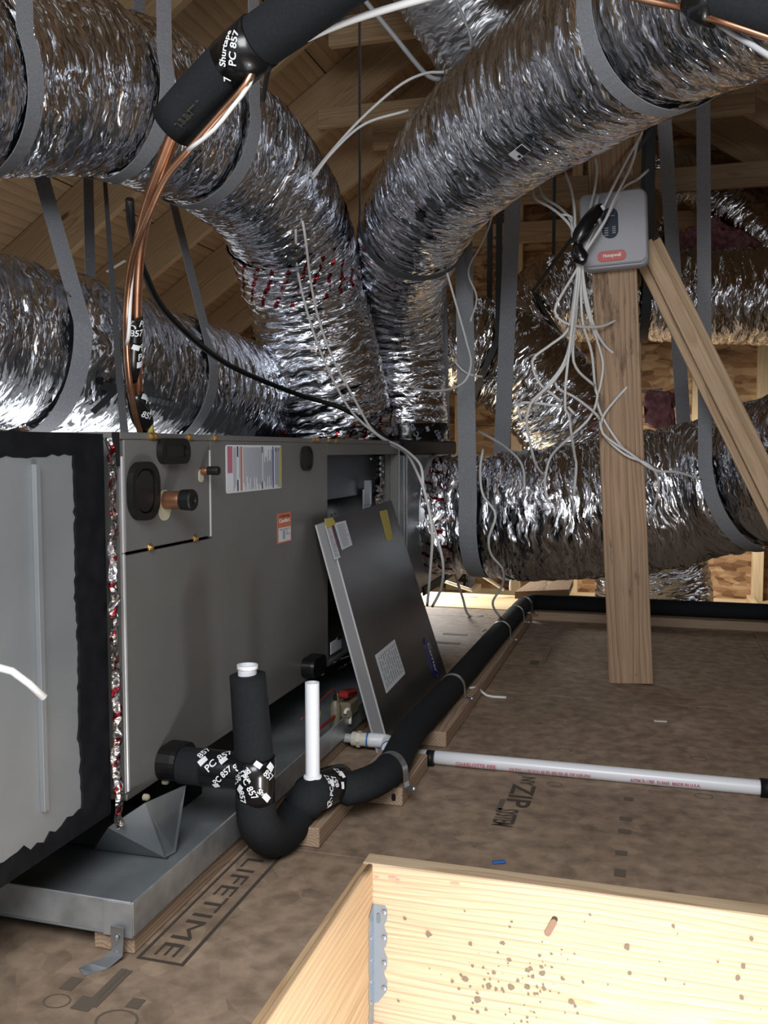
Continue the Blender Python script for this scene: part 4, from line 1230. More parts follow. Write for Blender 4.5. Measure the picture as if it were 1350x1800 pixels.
# black tape round the foot of the rising duct
D = DUCTS['B']; i1 = s_near('B', 715, 745)
o = duct('black_tape_wrap', D['c'][:i1], D['R'][:i1] + 0.008, M['tape'], INFO['B'], None, 25, 0.0075, 150, 1.0)
ft = D['c'][4]
items = [(t, 0.0, a, 0.02, 0.5) for t, a in (('PC 857', -0.6), ('857', -0.2), ('PC 857', 0.3), ('857', 0.8))] + [(None, 0.03, a, 0.014, 0.4) for a in (-0.45, 0.0, 0.5)]
wrap_print(items, D['c'][2], D['c'][6], 0.196, M['greyink'], o)


def strap(nm, label, near=None, far=None, w=0.046, m='webbing', phi0=12, phi1=168, off=0.006, group=None, near_to=None, far_to=None, lean=(0, 0, 0), t_mix=0.0):
    """webbing hanger that passes under a duct and runs up to the roof on both sides"""
    key, i, _ = STRAP_AT[nm]; D = DUCTS[key]
    c, t, R = D['c'][i], D['t'][i], D['R'][i]
    if t @ RT < 0: t = -t
    s = nrm(np.cross(t, (0, 0, 1)))
    if s @ (EYE - c) < 0: s = -s
    u = nrm(np.cross(s, t)); u = u if u[2] > 0 else -u
    ring = []
    for ph in np.linspace(math.radians(phi0), -math.pi + math.radians(180 - phi1), 34):
        ring.append(c + (R + off) * (math.cos(ph) * s + math.sin(ph) * u))
    def leg(p, to):
        if to is None: to = np.array([p[0], p[1], roof_z(p[0]) + 0.02])
        n = max(3, int(np.linalg.norm(to - p) / 0.08)); tt = np.linspace(0, 1, n)[1:, None]
        return list(p * (1 - tt) + np.asarray(to) * tt)
    pts = leg(ring[0], near_to)[::-1] + ring + ([] if isinstance(far_to, str) else leg(ring[-1], far_to))
    o = ribbon('hanger_strap', pts, [t] * len(pts), w, 0.0022, M[m])
    tag(o, label, 'strap', group or 'webbing hangers under the ducts')
    return o


def up_to(px, py, d):
    """carry on from a seen point up to the roof"""
    return P(px, py, d=d)


strap('a1', 'grey webbing strap round the foil duct nearest the top left corner', w=0.052)
strap('a2', 'second grey strap from the left round the big duct at top left', w=0.05)
strap('a3', 'grey strap on the big top left duct just behind the copper lines', w=0.05)
strap('b1', 'wide grey strap under the rising duct near the top right corner', w=0.052)
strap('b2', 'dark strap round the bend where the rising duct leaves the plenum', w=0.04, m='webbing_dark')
def to_roof(p, q):
    """a line from q through p carried up to the underside of the roof"""
    p = np.asarray(p); q = np.asarray(q); d = p - q
    for k in range(400):
        z = q + d * (1 + k * 0.05)
        if z[2] >= roof_z(z[0]): return z
    return p
def ringpt(nm, side):
    key, i, _ = STRAP_AT[nm]; D = DUCTS[key]; c, t, R = D['c'][i], D['t'][i], D['R'][i]
    s = nrm(np.cross(t, (0, 0, 1))); s = s if s @ (EYE - c) > 0 else -s
    return c + R * s * side
strap('c1', 'grey strap hanging in the gap at far left around the level duct', near_to=to_roof(P(72, 330, d=2.6), ringpt('c1', 1)), w=0.055)
strap('c2', 'grey strap round the level duct between copper lines and bent duct', near_to=to_roof(P(314, 410, d=3.3), ringpt('c2', 1)), w=0.05)
strap('d1', 'grey strap round the sagging duct beside its printed tape sleeve', near_to=to_roof(P(815, 430, d=3.62), ringpt('d1', 1)), far_to=to_roof(P(901, 360, d=3.95), ringpt('d1', -1)), w=0.07)
strap('d2', 'grey strap round the sagging duct between post and diagonal brace', near_to=to_roof(P(1238, 170, d=3.1), ringpt('d2', 1)), far_to='none', w=0.055)
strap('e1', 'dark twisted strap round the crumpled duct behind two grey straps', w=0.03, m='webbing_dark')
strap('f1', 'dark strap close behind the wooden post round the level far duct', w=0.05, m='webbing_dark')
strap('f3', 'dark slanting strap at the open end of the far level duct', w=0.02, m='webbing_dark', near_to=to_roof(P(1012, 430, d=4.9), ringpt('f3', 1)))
# loose hanger straps to the plenum and to the cabinet
def free_strap(label, pts, w, m, wd=(1, 0, 0)):
    c = spline(np.array(pts), 0.06)
    o = ribbon('hanger_strap', c, [wd] * len(c), w, 0.0025, M[m])
    return tag(o, label, 'strap', 'webbing hangers under the ducts')
q = P(1203, 765, d=3.75); q0 = P(1168, 215, d=3.65)
free_strap('grey strap hanging left of the diagonal brace down behind the sagging duct', [q, q0, to_roof(q0, q)], 0.055, 'webbing')
q = P(785, 778, d=4.02); q0 = P(779, 500, d=3.95)
free_strap('narrow grey strap rising from the black mastic cap of the supply plenum', [q, q0, to_roof(q0, q)], 0.03, 'webbing')
q = np.array([UX - 0.01, UY0 + 0.03, UZ1]); q0 = P(186, 340, d=2.75)
free_strap('thin dark strap holding the near corner of the grey cabinet', [q, P(205, 600, d=1.95), q0, to_roof(q0, P(205, 600, d=1.95))], 0.013, 'webbing_dark', (0.3, 1, 0))

# small tags on the ducts
def duct_tag(key, px, py, w, h, label_txt, mt, rot, name):
    """a sticker lying on the near side of a duct"""
    i = s_near(key, px, py); D = DUCTS[key]
    r = nrm(ray(px, py))
    for _ in range(6):                              # settle on the station the sight line really meets
        t = D['t'][i]; c0 = D['c'][i]; R = D['R'][i] + 0.013
        oc = EYE - c0
        a = r - t * (r @ t); b = oc - t * (oc @ t)
        A = a @ a; B = a @ b; Cc = b @ b - R * R; disc = B * B - A * Cc
        p = EYE + r * ((-B - math.sqrt(max(disc, 0))) / A)
        i = int(np.argmin(np.linalg.norm(D['c'] - p, axis=1)))
    t = D['t'][i]; c0 = D['c'][i]
    n = p - c0; n = nrm(n - t * (n @ t))
    u = t if t @ RT > 0 else -t
    v = np.cross(n, u)
    f = Face(p, u * math.cos(rot) + v * math.sin(rot), v * math.cos(rot) - u * math.sin(rot))
    o = f.plate(name, -w / 2, -h / 2, w / 2, h / 2, 0.0012, mt, INFO[key])
    return f, o
f, o = duct_tag('B', 913, 268, 0.075, 0.03, None, M['ink'], 0.1, 'size_sticker')
f.bars('print', [(0.0, -0.014, 0.036, 0.013), (-0.02, -0.012, -0.006, -0.004)], 0.0016, M['blackink'], o)
f, o = duct_tag('B', 738, 381, 0.04, 0.03, None, M['black'], 0.6, 'size_sticker')
f, o = duct_tag('B', 641, 556, 0.036, 0.035, None, M['ink'], 0.0, 'size_sticker')
fz = Face(f.o, RT, (0, 0, 1)); text_on(fz, '12', -0.014, -0.014, 0.024, M['blackink'], o, h=0.012)
f, o = duct_tag('B', 648, 545, 0.03, 0.025, None, M['black'], 0.2, 'size_sticker')
f, o = duct_tag('C', 178, 706, 0.001, 0.001, None, M['blackink'], 0.0, 'jacket_print')
text_on(f, '7', -0.03, -0.03, 0.09, M['blackink'], o, h=0.006, bold=0.05)
f, o = duct_tag('C', 282, 704, 0.001, 0.001, None, M['greyink'], 0.0, 'jacket_print')
f.bars('print', [(-0.06 + 0.02 * k, -0.012 + 0.002 * (k % 3), -0.046 + 0.02 * k, 0.006) for k in range(8)], 0.006, M['galv_dark'], o)

# ================================================================ POST, BRACE, WOOL
zt = roof_z(-0.2) - 0.03
pb = (P(1070, 1203, Z=0) + P(1148, 1203, Z=0)) / 2
lean = (P(1080, 480, Y=2.97)[0] - pb[0]) / P(1080, 480, Y=2.97)[2]
pt = np.array([pb[0] + lean * zt, pb[1], zt])
pw = P(1148, 1203, Z=0)[0] - P(1070, 1203, Z=0)[0]
post = beam('timber_post', pb + np.array([0, 0.02, 0.0006]), pt + np.array([0, 0.02, 0]), pw, 0.04, M['post'], None, (1, 0, 0), 0.003)
tag(post, 'upright weathered lumber post standing on the brown floor in front of the sagging duct', 'post')
br = thing('timber_brace', 'diagonal lumber brace from the post down to the right edge', 'brace', P(1513, 1211, Y=3.05))
p1 = P(1135, 428, Y=3.05); p0 = P(1513, 1211, Y=3.05)
dr = nrm(p1 - p0); wd = np.cross(dr, (0, 1, 0)); p0 = p0 - dr * ((p0[2] - 0.001) / dr[2])
beam('flange_board', p0 + np.array([0, 0.03, 0.03]), p1 + np.array([0, 0.03, 0]), 0.098, 0.02, M['brace'], br, wd)
beam('web_board', p0 + np.array([0, -0.005, 0.02]) + wd * 0.002, p1 + np.array([0, -0.005, 0]) + wd * 0.002, 0.044, 0.048, M['brace'], br, wd)

def wool(name, label, pts, seed, thick):
    """lumpy batt of glass wool spanning a polygon"""
    p = np.array(pts); c = p.mean(0)
    bm = bmesh.new()
    vs = [bm.verts.new(v) for v in p] + [bm.verts.new(v + np.array([0.02, thick, 0.0])) for v in p]
    m = len(p)
    bm.faces.new(vs[:m][::-1]); bm.faces.new(vs[m:])
    for i in range(m): bm.faces.new((vs[i], vs[(i + 1) % m], vs[m + (i + 1) % m], vs[m + i]))
    bmesh.ops.triangulate(bm, faces=bm.faces)
    for k in range(4): bmesh.ops.subdivide_edges(bm, edges=[e for e in bm.edges if e.calc_length() > 0.035], cuts=1, use_grid_fill=True)
    bmesh.ops.smooth_vert(bm, verts=bm.verts, factor=0.5, use_axis_x=True, use_axis_y=True, use_axis_z=True)
    rg = np.random.default_rng(seed)
    bm.verts.index_update()
    V = np.array([v.co[:] for v in bm.verts]) + rg.normal(0, 0.007, (len(bm.verts), 3)) + 0.012 * np.sin(np.array([v.co[:] for v in bm.verts]) * 37 + seed)
    bmesh.ops.recalc_face_normals(bm, faces=bm.faces)
    F = [tuple(v.index for v in f.verts) for f in bm.faces]; bm.free()
    o = mesh_np(name, V, F, M['pink'], None, smooth=True)
    return tag(o, label, 'insulation')
wool('wool_batt', 'dark pink glass wool batt lying on the far level duct below the arched duct', PX([(1172, 445, 5.45), (1172, 425, 5.45), (1225, 395, 5.45), (1260, 375, 5.45), (1300, 405, 5.45), (1345, 430, 5.45), (1345, 452, 5.45)]), 2, 0.3)
wool('wool_batt', 'small torn piece of pink glass wool beside the post above the sagging duct', PX([(1128, 690, 4.15), (1178, 690, 4.15), (1176, 755, 4.15), (1150, 752, 4.15), (1128, 738, 4.15)]), 3, 0.10)

# plank resting past the deck edge
o = poly_plate('plank_offcut', [P(905, 1040, Z=0.065), P(1000, 1036, Z=0.065), P(1008, 1018, Z=0.065), P(938, 1018, Z=0.065)], -0.035, M['block'])
gr = np.array([v.co[:] for v in o.data.vertices]); at = o.data.attributes.new('grain', 'FLOAT_VECTOR', 'POINT'); at.data.foreach_set('vector', gr[:, [1, 0, 2]].astype(np.float32).ravel())
tag(o, 'rough plank offcut lying at the deck edge behind the black pipe bend', 'plank')
bb = o
o = box('prop_block', (P(960, 1045, Z=0.0)[0] - 0.10, 4.21, 0.0005), (P(960, 1045, Z=0)[0] + 0.08, 4.30, 0.028), M['block'])
tag(o, 'low lumber prop under the rough plank offcut', 'block')

# ================================================================ DRAIN PIPES
TX, TY = -0.66, 1.448
trap = thing('condensate_drain', 'black foam insulated condensate pipe with trap, running along the floor and turning right', 'drain pipe', (-0.6, 1.6, 0.0))
zo = 0.178
a, b = on_u(326, 1345)
uf.rounded('drain_port', TY + 0.012, zo + 0.004, 0.09, 0.062, 0.029, 0.036, M['black'], unit, base=0.0005)
lathe('outlet_sleeve', (UX + 0.035, TY + 0.004, zo), (1, 0, 0), [(0, 0.033), (0.085, 0.033)], M['foam'], trap, 28)
o = lathe('tape_wrap', (UX + 0.085, TY + 0.003, zo), (1, 0, 0), [(0, 0.034), (0.03, 0.0335), (0.085, 0.031), (0.10, 0.030)], M['tape'], trap, 28)
wrap_print([('PC 857', 0.022, 0.1, 0.0128, 0.9), ('857', 0.002, -0.55, 0.0120, 1.2), ('PC 857', 0.036, 0.75, 0.0104, 0.8), (None, 0.006, -0.15, 0.0112, 0.9), (None, 0.045, -0.35, 0.0096, 0.9), (None, 0.03, 0.98, 0.0088, 0.4), ('857', 0.066, -0.35, 0.0112, -0.6)], (UX + 0.085, TY + 0.003, zo), (UX + 0.2, TY, zo), 0.0345, M['ink'], o, ref=(0.0, -1, 0.25))
tl = 0.012                                            # the riser leans a little
top = np.array([TX - 0.010, TY - 0.004, 0.356])
tube('riser_sleeve', [np.array([TX - 0.0, TY, zo + 0.022]), top], [0.0345, 0.0315], M['foam'], trap, 32)
lathe('riser_cap', top, (0, 0, 1), [(-0.012, 0.0165), (0.011, 0.0168), (0.011, 0.0185), (0.0175, 0.0185), (0.0175, 0.0150), (0.001, 0.0145), (0.001, 0.0005)], M['pvc'], trap, 32)
tt = tube('tee_tape', [(TX + 0.001, TY, zo + 0.03), (TX + 0.001, TY, zo + 0.01), (TX + 0.001, TY, zo - 0.03), (TX + 0.001, TY, zo - 0.05)], [0.0362, 0.0362, 0.0345, 0.0342], M['tape'], trap, 36)
wrap_print([('PC 857', 0.005, 0.35, 0.0112, -0.9), ('PC 857', 0.022, 0.75, 0.0112, 0.5), ('857', 0.05, 0.85, 0.0104, 0.2), (None, 0.038, 0.8, 0.0096, -0.6), ('857', 0.02, -0.35, 0.0112, 0.8), (None, 0.008, -0.55, 0.0112, 0.7), (None, 0.001, 0.1, 0.0096, 0.9), (None, 0.06, -0.3, 0.0104, 0.7), ('Shur', 0.05, -0.05, 0.0088, 0.9), ('Shur', 0.012, 0.6, 0.0088, 0.4)], (TX + 0.001, TY, zo + 0.03), (TX + 0.001, TY, zo - 0.05), 0.0365, M['ink'], tt)
VX, VY = P(548, 1385, Z=0.10)[0], P(548, 1385, Z=0.10)[1]
u1 = np.array([TX, TY, zo - 0.045])
tube('trap_bend', [u1 + np.array([0, 0, 0.012]), u1, (TX + 0.004, TY + 0.006, 0.085), (TX + 0.012, TY + 0.045, 0.046), (TX + 0.018, TY + 0.105, 0.0385), (TX + 0.024, TY + 0.155, 0.056), (VX + 0.0, VY - 0.01, 0.088), (VX + 0.012, VY + 0.045, 0.086)], [0.0335, 0.0345, 0.036, 0.037, 0.0375, 0.037, 0.036, 0.034], M['foam'], trap, 36, 0.012)
vt = tube('tape_wrap', [(VX - 0.002, VY - 0.008, 0.088), (VX + 0.004, VY + 0.02, 0.088), (VX + 0.016, VY + 0.065, 0.084), (VX + 0.026, VY + 0.1, 0.08)], [0.0372, 0.0385, 0.037, 0.035], M['tape'], trap, 32, 0.012)
wrap_print([('PC 857', 0.02, 0.5, 0.0104, 1.3), ('857', 0.045, 0.2, 0.0112, 1.5), (None, 0.03, 0.1, 0.0096, 1.2), (None, 0.06, 0.4, 0.0088, 1.3), ('857', 0.07, -0.2, 0.0104, 1.4), (None, 0.075, -0.1, 0.0096, 1.5), ('PC', 0.005, 0.9, 0.0096, 0.4), (None, 0.012, 1.1, 0.0080, 0.3)], (VX - 0.001, VY - 0.008, 0.088), (VX + 0.026, VY + 0.1, 0.08), 0.039, M['ink'], vt)
vp = pipe_hollow('vent_pipe', (VX + 0.002, VY, 0.11), (VX + 0.002, VY, P(549, 1196, d=P(548, 1385, Z=0.1) @ FW - EYE @ FW)[2]), 0.0138, 0.0022, M['pvc'], trap, 28)
lathe('vent_collar', (VX + 0.002, VY, 0.112), (0, 0, 1), [(0, 0.0175), (0.012, 0.0175), (0.015, 0.0145)], M['pvc'], vp, 28)
zz = 0.072
run = [(VX + 0.02, VY + 0.085, 0.08), P(620, 1386, Z=zz), P(682, 1356, Z=zz), (-0.536, 2.06, zz), (-0.532, 2.4, zz), (-0.528, 3.0, zz), (-0.522, 3.6, zz), (-0.515, 3.93, zz), (-0.49, 4.03, zz), (-0.40, 4.055, zz), (0.2, 4.06, zz), (1.2, 4.07, zz)]
tube('long_sleeve', run, [0.034] * 3 + [0.0345] * 9, M['foam'], trap, 32, 0.03)

def pipe_clamp(label, c, d, r):
    """zinc strap over the pipe with one foot on the lumber"""
    c = np.asarray(c); d = nrm(d); s = nrm(np.cross(d, (0, 0, 1)))
    if s[0] < 0: s = -s
    pts = []
    for ph in np.linspace(math.radians(170), 0, 16): pts.append(c + r * (math.cos(ph) * s + math.sin(ph) * np.array([0, 0, 1])))
    foot = c + s * (r + 0.001); zf = 0.0405
    pts += [np.array([foot[0], foot[1], zf + 0.012]), np.array([*(foot + s * 0.003)[:2], zf + 0.0015]), np.array([*(foot + s * 0.014)[:2], zf + 0.001]), np.array([*(foot + s * 0.026)[:2], zf + 0.001])]
    root = thing('pipe_clamp', label, 'clamp', foot, 'zinc clamps over the black pipe')
    ribbon('clamp_band', pts, [d] * len(pts), 0.018, 0.0015, M['zinc'], root)
    q = pts[-1] - s * 0.006
    lathe('screw', q + np.array([0, 0, 0.001]), (0, 0, 1), [(0, 0.0055), (0.002, 0.005), (0.004, 0.003)], M['zinc'], root, 10)
pipe_clamp('zinc clamp over the black pipe beside the leaning door foot', P(688, 1352, Z=zz), (0.35, 1, 0), 0.0362)
pipe_clamp('zinc clamp over the black pipe just beyond the white drain line', (-0.53, 2.52, zz), (0, 1, 0), 0.0362)
pipe_clamp('third zinc clamp along the black pipe, before the bend', (-0.522, 3.36, zz), (0, 1, 0), 0.0362)
pipe_clamp('zinc clamp closest to the black pipe bend, dark foot', (-0.52, 3.72, zz), (0, 1, 0), 0.0362)
pipe_clamp('zinc clamp right on the bend of the black pipe', (-0.512, 3.95, zz), (0.3, 1, 0), 0.0362)

# lumber under the pipe
def lum(label, lo, hi):
    o = box('lumber_block', lo, hi, M['block'], None, 0.002); tag(o, label, 'lumber', 'lumber under the black pipe'); return o
lum('short lumber block under the trap, end grain towards the hatch', (-0.645, 1.565, 0.0006), (-0.583, 1.80, 0.039))
lum('lumber block with ringed end grain under the first clamp', (-0.598, 1.803, 0.0006), (-0.485, 2.03, 0.0395))
lum('long lumber strip under the black pipe behind the white drain line', (-0.60, 2.20, 0.0006), (-0.478, 3.94, 0.0395))
lum('long low lumber strip along the deck edge behind the post', (-0.49, 3.99, 0.0006), (1.6, 4.12, 0.0385))
c = P(692, 1428, Y=1.8028)
fe = Face((0, 1.8028, 0), (1, 0, 0), (0, 0, 1))
for o_ in [o for o in bpy.data.objects if o.get('label', '').startswith('lumber block with ringed')]:
    fe.rounded('nail_hole', c[0], 0.019, 0.009, 0.016, 0.004, 0.0012, M['black'], o_)

# white drain line with red print
dl = thing('drain_line', 'white pvc drain line lying across the brown floor with red print', 'pipe', P(1040, 1380, Z=0))
RL = 0.0165
e0 = P(722, 1327, Z=RL); e1 = P(1352, 1386, Z=RL)
dv = nrm(e1 - e0)
tube('drain_pipe', [e0, e1 + dv * 0.6], RL, M['pvc'], dl, 28, 0.2)
k0 = P(757, 1333, Z=RL)
o = tube('black_band', [k0 - dv * 0.009, k0 + dv * 0.009], RL + 0.003, M['rubber'], dl, 24)
q = P(1336, 1385, Z=RL)
tube('black_coupling', [q, q + dv * 0.07], RL + 0.005, M['rubber'], dl, 28)
q = P(780, 1345, Z=RL)
nn = nrm((EYE - q)); 
items = [('CHARLOTTE PIPE', 0.045, 0.62, 0.0085, 0), ('3/4 PVC-1120 SCH 40 PR 480 PSI @ 73F NSF-PW', 0.17, 0.64, 0.0062, 0), ('ASTM D-1785  D-2665  MADE IN U.S.A.', 0.44, 0.64, 0.0062, 0)]
wrap_print(items, P(770, 1335, Z=RL), e1, RL, M['redink'], dl)
# pan outlet fitting with elbow
pf_ = thing('pan_fitting', 'cream and white pvc elbow with blue cement on the drain pan outlet', 'fitting', (PNX + 0.05, 2.13, 0.03))
po = np.array([PNX, P(608, 1297, X=PNX)[1], P(608, 1297, X=PNX)[2]])
fd = nrm(P(652, 1301, Z=po[2] - 0.001) - po)
pipe_hollow('outlet_nipple', po - fd * 0.004, po + fd * 0.02, 0.0115, 0.002, M['clear'], pf_, 20)
lathe('adapter', po + fd * 0.016, fd, [(0, 0.0165), (0.002, 0.0175), (0.022, 0.0175), (0.022, 0.0168), (0.05, 0.0165)], M['pvc_cream'], pf_, 24)
lathe('adapter_nut', po + fd * 0.030, fd, [(0, 0.0205), (0.009, 0.0205)], M['pvc_cream'], pf_, 6)
e_a = po + fd * 0.064; e_b = po + fd * 0.105
end = P(686, 1331, Z=0.022)
g = tube('elbow', [po + fd * 0.058, e_a, e_b, e_b + nrm(end - e_b) * 0.03, e_b + nrm(end - e_b) * 0.055], 0.0175, M['pvc'], pf_, 24, 0.006)
lathe('cement_ring', po + fd * 0.055, fd, [(0, 0.0182), (0.004, 0.0182)], M['blue_glue'], g, 24)
dd = nrm(end - e_b)
lathe('cement_ring', e_b + dd * 0.040, dd, [(0, 0.0184), (0.004, 0.0184)], M['blue_glue'], g, 24)
# float switch clipped to the pan rim
fsw = thing('float_switch', 'olive and red overflow switch clipped to the drain pan rim', 'float switch', (PNX, 2.18, PZ1))
sx = PNX - 0.004
fy = P(612, 1260, X=sx)[1]
lathe('switch_body', (sx - 0.022, fy - 0.035, 0.055), (0, 0, 1), [(0, 0.013), (0.055, 0.013), (0.064, 0.0095), (0.07, 0.006)], M['olive'], fsw, 20)
box('clip_body', (sx - 0.02, fy - 0.02, 0.075), (sx + 0.012, fy + 0.05, 0.115), M['olive'], fsw, 0.004)
tube('clip_hook', [(sx + 0.008, fy - 0.01, 0.06), (sx + 0.008, fy - 0.01, 0.09), (sx + 0.006, fy - 0.018, 0.1), (sx + 0.002, fy - 0.026, 0.098), (sx + 0.002, fy - 0.03, 0.09)], 0.0045, M['pvc_cream'], fsw, 10, 0.006)
rc_ = obox('red_lever', (sx - 0.006, fy + 0.015, 0.13), (0, 1, -0.18), (1, 0, 0), (0, 0.18, 1), (0.085, 0.026, 0.02), M['switch_red'], fsw, 0.005)
lathe('wire_gland', (sx - 0.022, fy - 0.035, 0.124), (0, 0, 1), [(0, 0.005), (0.014, 0.0045)], M['black'], fsw, 10)
tube('red_wire', [(sx - 0.022, fy - 0.035, 0.137), (sx - 0.02, fy - 0.045, 0.155), (sx - 0.02, fy - 0.075, 0.16), (sx - 0.03, fy - 0.13, 0.145), (sx - 0.05, fy - 0.2, 0.12)], 0.0016, M['switch_red'], fsw, 6)
tube('red_wire', [(sx - 0.02, fy - 0.035, 0.088), (sx - 0.02, fy - 0.09, 0.088), (sx - 0.02, fy - 0.15, 0.089)], 0.0038, M['switch_red'], fsw, 8)
obox('yellow_flag', P(594, 1231, X=sx - 0.02), (0, 0.15, 1), (0, 1, -0.15), (1, 0, 0), (0.034, 0.011, 0.001), M['yellow'], fsw, 0.0002)
obox('yellow_flag', P(562, 1256, X=sx - 0.02), (0, 0.15, 1), (0, 1, -0.15), (1, 0, 0), (0.016, 0.012, 0.001), M['yellow'], fsw, 0.0002)

# ================================================================ REFRIGERANT LINES
rl = thing('refrigerant_lines', 'copper pipes coming out of a black foam sleeve and running down to the cabinet', 'pipes', (-0.95, 1.6, UZ1))
p_end = P(304, 222, d=1.42)
sl = [p_end, P(360, 160, d=1.38), P(430, 92, d=1.33), P(520, 28, d=1.28), P(620, -48, d=1.22), P(760, -150, d=1.15)]
tube('foam_sleeve', sl, 0.0375, M['foam'], rl, 36, 0.03)
ts = tube('tape_wrap', [P(405, 116, d=1.347), P(425, 97, d=1.333), P(458, 70, d=1.312)], 0.0392, M['tape'], rl, 36, 0.03)
wrap_print([('Shurtape', 0.013, -0.08, 0.0095, 0.82), ('PC 857', 0.027, 0.14, 0.011, 0.82), ('7', 0.004, 0.42, 0.010, 0.82)], P(405, 116, d=1.347), P(458, 70, d=1.312), 0.0393, M['ink'], ts)
wrap_print([('- - - --- -', 0.015, 0.1, 0.012, 0.0), ('I-II-III-I', 0.02, 0.25, 0.008, 0.0)], P(310, 216, d=1.416), P(390, 132, d=1.358), 0.038, M['ink_dim'], rl)
tube('suction_pipe', PX([(316, 212, 1.41), (300, 250, 1.425), (280, 305, 1.45), (258, 370, 1.5), (244, 440, 1.56), (239, 520, 1.62), (239, 600, 1.68), (242, 690, 1.74), (252, 748, 1.78), (254, 775, 1.79)]), 0.0108, M['copper'], rl, 20, 0.015)
tube('liquid_pipe', PX([(452, 100, 1.33), (434, 146, 1.325), (385, 203, 1.36), (330, 266, 1.395), (290, 315, 1.43), (258, 385, 1.48), (237, 440, 1.53), (226, 500, 1.585), (222, 570, 1.63), (225, 650, 1.68), (236, 720, 1.73), (248, 765, 1.77)]), 0.0058, M['copper'], rl, 14, 0.015)
tube('control_cable', PX([(452, 106, 1.335), (439, 148, 1.325), (412, 184, 1.335), (374, 230, 1.355), (330, 264, 1.39)]), 0.0032, M['wire'], rl, 8, 0.02)
tube('control_cable', PX([(238, 440, 1.56), (233, 475, 1.57), (229, 530, 1.605), (226, 590, 1.63), (222, 606, 1.65)]), 0.0034, M['wire'], rl, 8, 0.02)
t2 = tube('tape_wrap', PX([(234, 556, 1.645), (233, 600, 1.675), (231, 640, 1.695), (230, 668, 1.715)]), [0.0175, 0.0182, 0.0178, 0.013], M['tape'], rl, 24, 0.012)
wrap_print([('PC 857', 0.012, -0.55, 0.012, 1.2), ('857', 0.03, 0.3, 0.012, 1.5), ('PC 857', 0.08, -0.6, 0.013, 1.57), (None, 0.095, -0.5, 0.012, 1.57), (None, 0.055, 0.1, 0.01, 1.2), ('PC', 0.005, 0.8, 0.012, 0.6), ('857', 0.05, -0.8, 0.012, 0.4)], P(234, 556, d=1.645), P(231, 660, d=1.71), 0.0185, M['ink'], t2)
t3 = tube('tape_wrap', PX([(236, 690, 1.735), (243, 712, 1.752), (250, 735, 1.77), (256, 753, 1.785)]), [0.0165, 0.021, 0.021, 0.016], M['tape'], rl, 24, 0.012)
wrap_print([('PC 857', 0.02, -0.7, 0.012, 1.0), ('857', 0.04, 0.1, 0.012, 0.8), (None, 0.005, -0.4, 0.01, 0.8), ('PC', 0.045, -0.7, 0.012, 0.7)], P(236, 690, d=1.735), P(256, 753, d=1.785), 0.0215, M['ink'], t3)
tube('yellow_tip', PX([(262, 742, 1.775), (265, 764, 1.78)]), 0.0075, M['yellow'], rl, 10)

# second line set crossing the top right corner
r2 = thing('line_set', 'black sleeved line with bare copper crossing the top right corner', 'pipes', P(1250, 40, d=1.02))
tube('foam_sleeve', PX([(1240, -6, 1.05), (1300, 8, 1.02), (1420, 36, 0.98), (1600, 80, 0.94), (2200, 190, .86), (3000, 300, .78)]), 0.024, M['foam'], r2, 30, 0.03)
t4 = tube('tape_wrap', PX([(1205, 2, 1.06), (1232, 6, 1.05), (1262, 8, 1.04)]), [0.012, 0.022, 0.0245], M['tape'], r2, 24, 0.012)
wrap_print([('857', 0.01, -0.3, 0.01, 0.2)], P(1215, 8, d=1.055), P(1250, 20, d=1.045), 0.0215, M['ink'], t4)
tube('copper_pipe', PX([(1020, -40, 1.14), (1110, -6, 1.1), (1205, 16, 1.065), (1255, 34, 1.03), (1350, 66, 1.0), (1450, 100, 0.97), (1600, 148, .94), (2200, 290, .84)]), 0.0042, M['copper'], r2, 12, 0.02)
tube('control_cable', PX([(1262, 42, 1.05), (1300, 66, 1.03), (1352, 98, 1.0), (1430, 150, 0.98)]), 0.0032, M['wire_dim'], r2, 8, 0.02)

# ================================================================ CABLES
def cable(label, pts, r=0.0036, m='wire', name='cable', group='loose white cables', cat='cable'):
    o = tube(name, PX(pts), r, M[m], None, 8, 0.02)
    return tag(o, label, cat, group)
cable('black cable drooping from the copper lines across the bent duct to the plenum', [(463, 175, 2.2), (470, 130, 1.9), (485, 95, 1.6), (500, 60, 1.3)], 0.0055, 'rubber')['label'] = 'short black cable looping behind the black foam sleeve at top'
cable('black cable drooping from the copper lines across the bent duct to the plenum', [(228, 350, 1.75), (232, 400, 1.8), (254, 480, 1.95), (300, 558, 2.2), (400, 640, 2.7), (520, 692, 3.1), (610, 722, 3.2), (690, 778, 3.25)], 0.0085, 'rubber')
cable('white cable from the taped black sleeve up to the top edge', [(467, 103, 1.31), (530, 72, 1.29), (600, 42, 1.27), (680, 16, 1.25), (780, -12, 1.22)], 0.0052)
cable('grey flat strip slanting down from the top edge to the rising duct', [(636, -6, 2.9), (690, 60, 2.95), (748, 130, 3.0), (775, 140, 3.0)], 0.008, 'wire_dim')
cable('white cable bowing from behind the bent duct up to the rising duct', [(548, 320, 2.95), (552, 304, 2.93), (622, 222, 2.9), (696, 155, 2.86), (744, 130, 2.84), (781, 127, 2.82)], 0.0046)
cable('lower white cable bowing from the bent duct towards the rising duct', [(548, 322, 2.95), (552, 311, 2.93), (585, 267, 2.9), (641, 218, 2.9), (718, 194, 2.88)], 0.0046)
cable('thin white cable hanging at the top centre against the dull duct', [(798, -10, 2.75), (814, 30, 2.76), (826, 60, 2.77), (828, 82, 2.78)], 0.005, 'wire_dim')
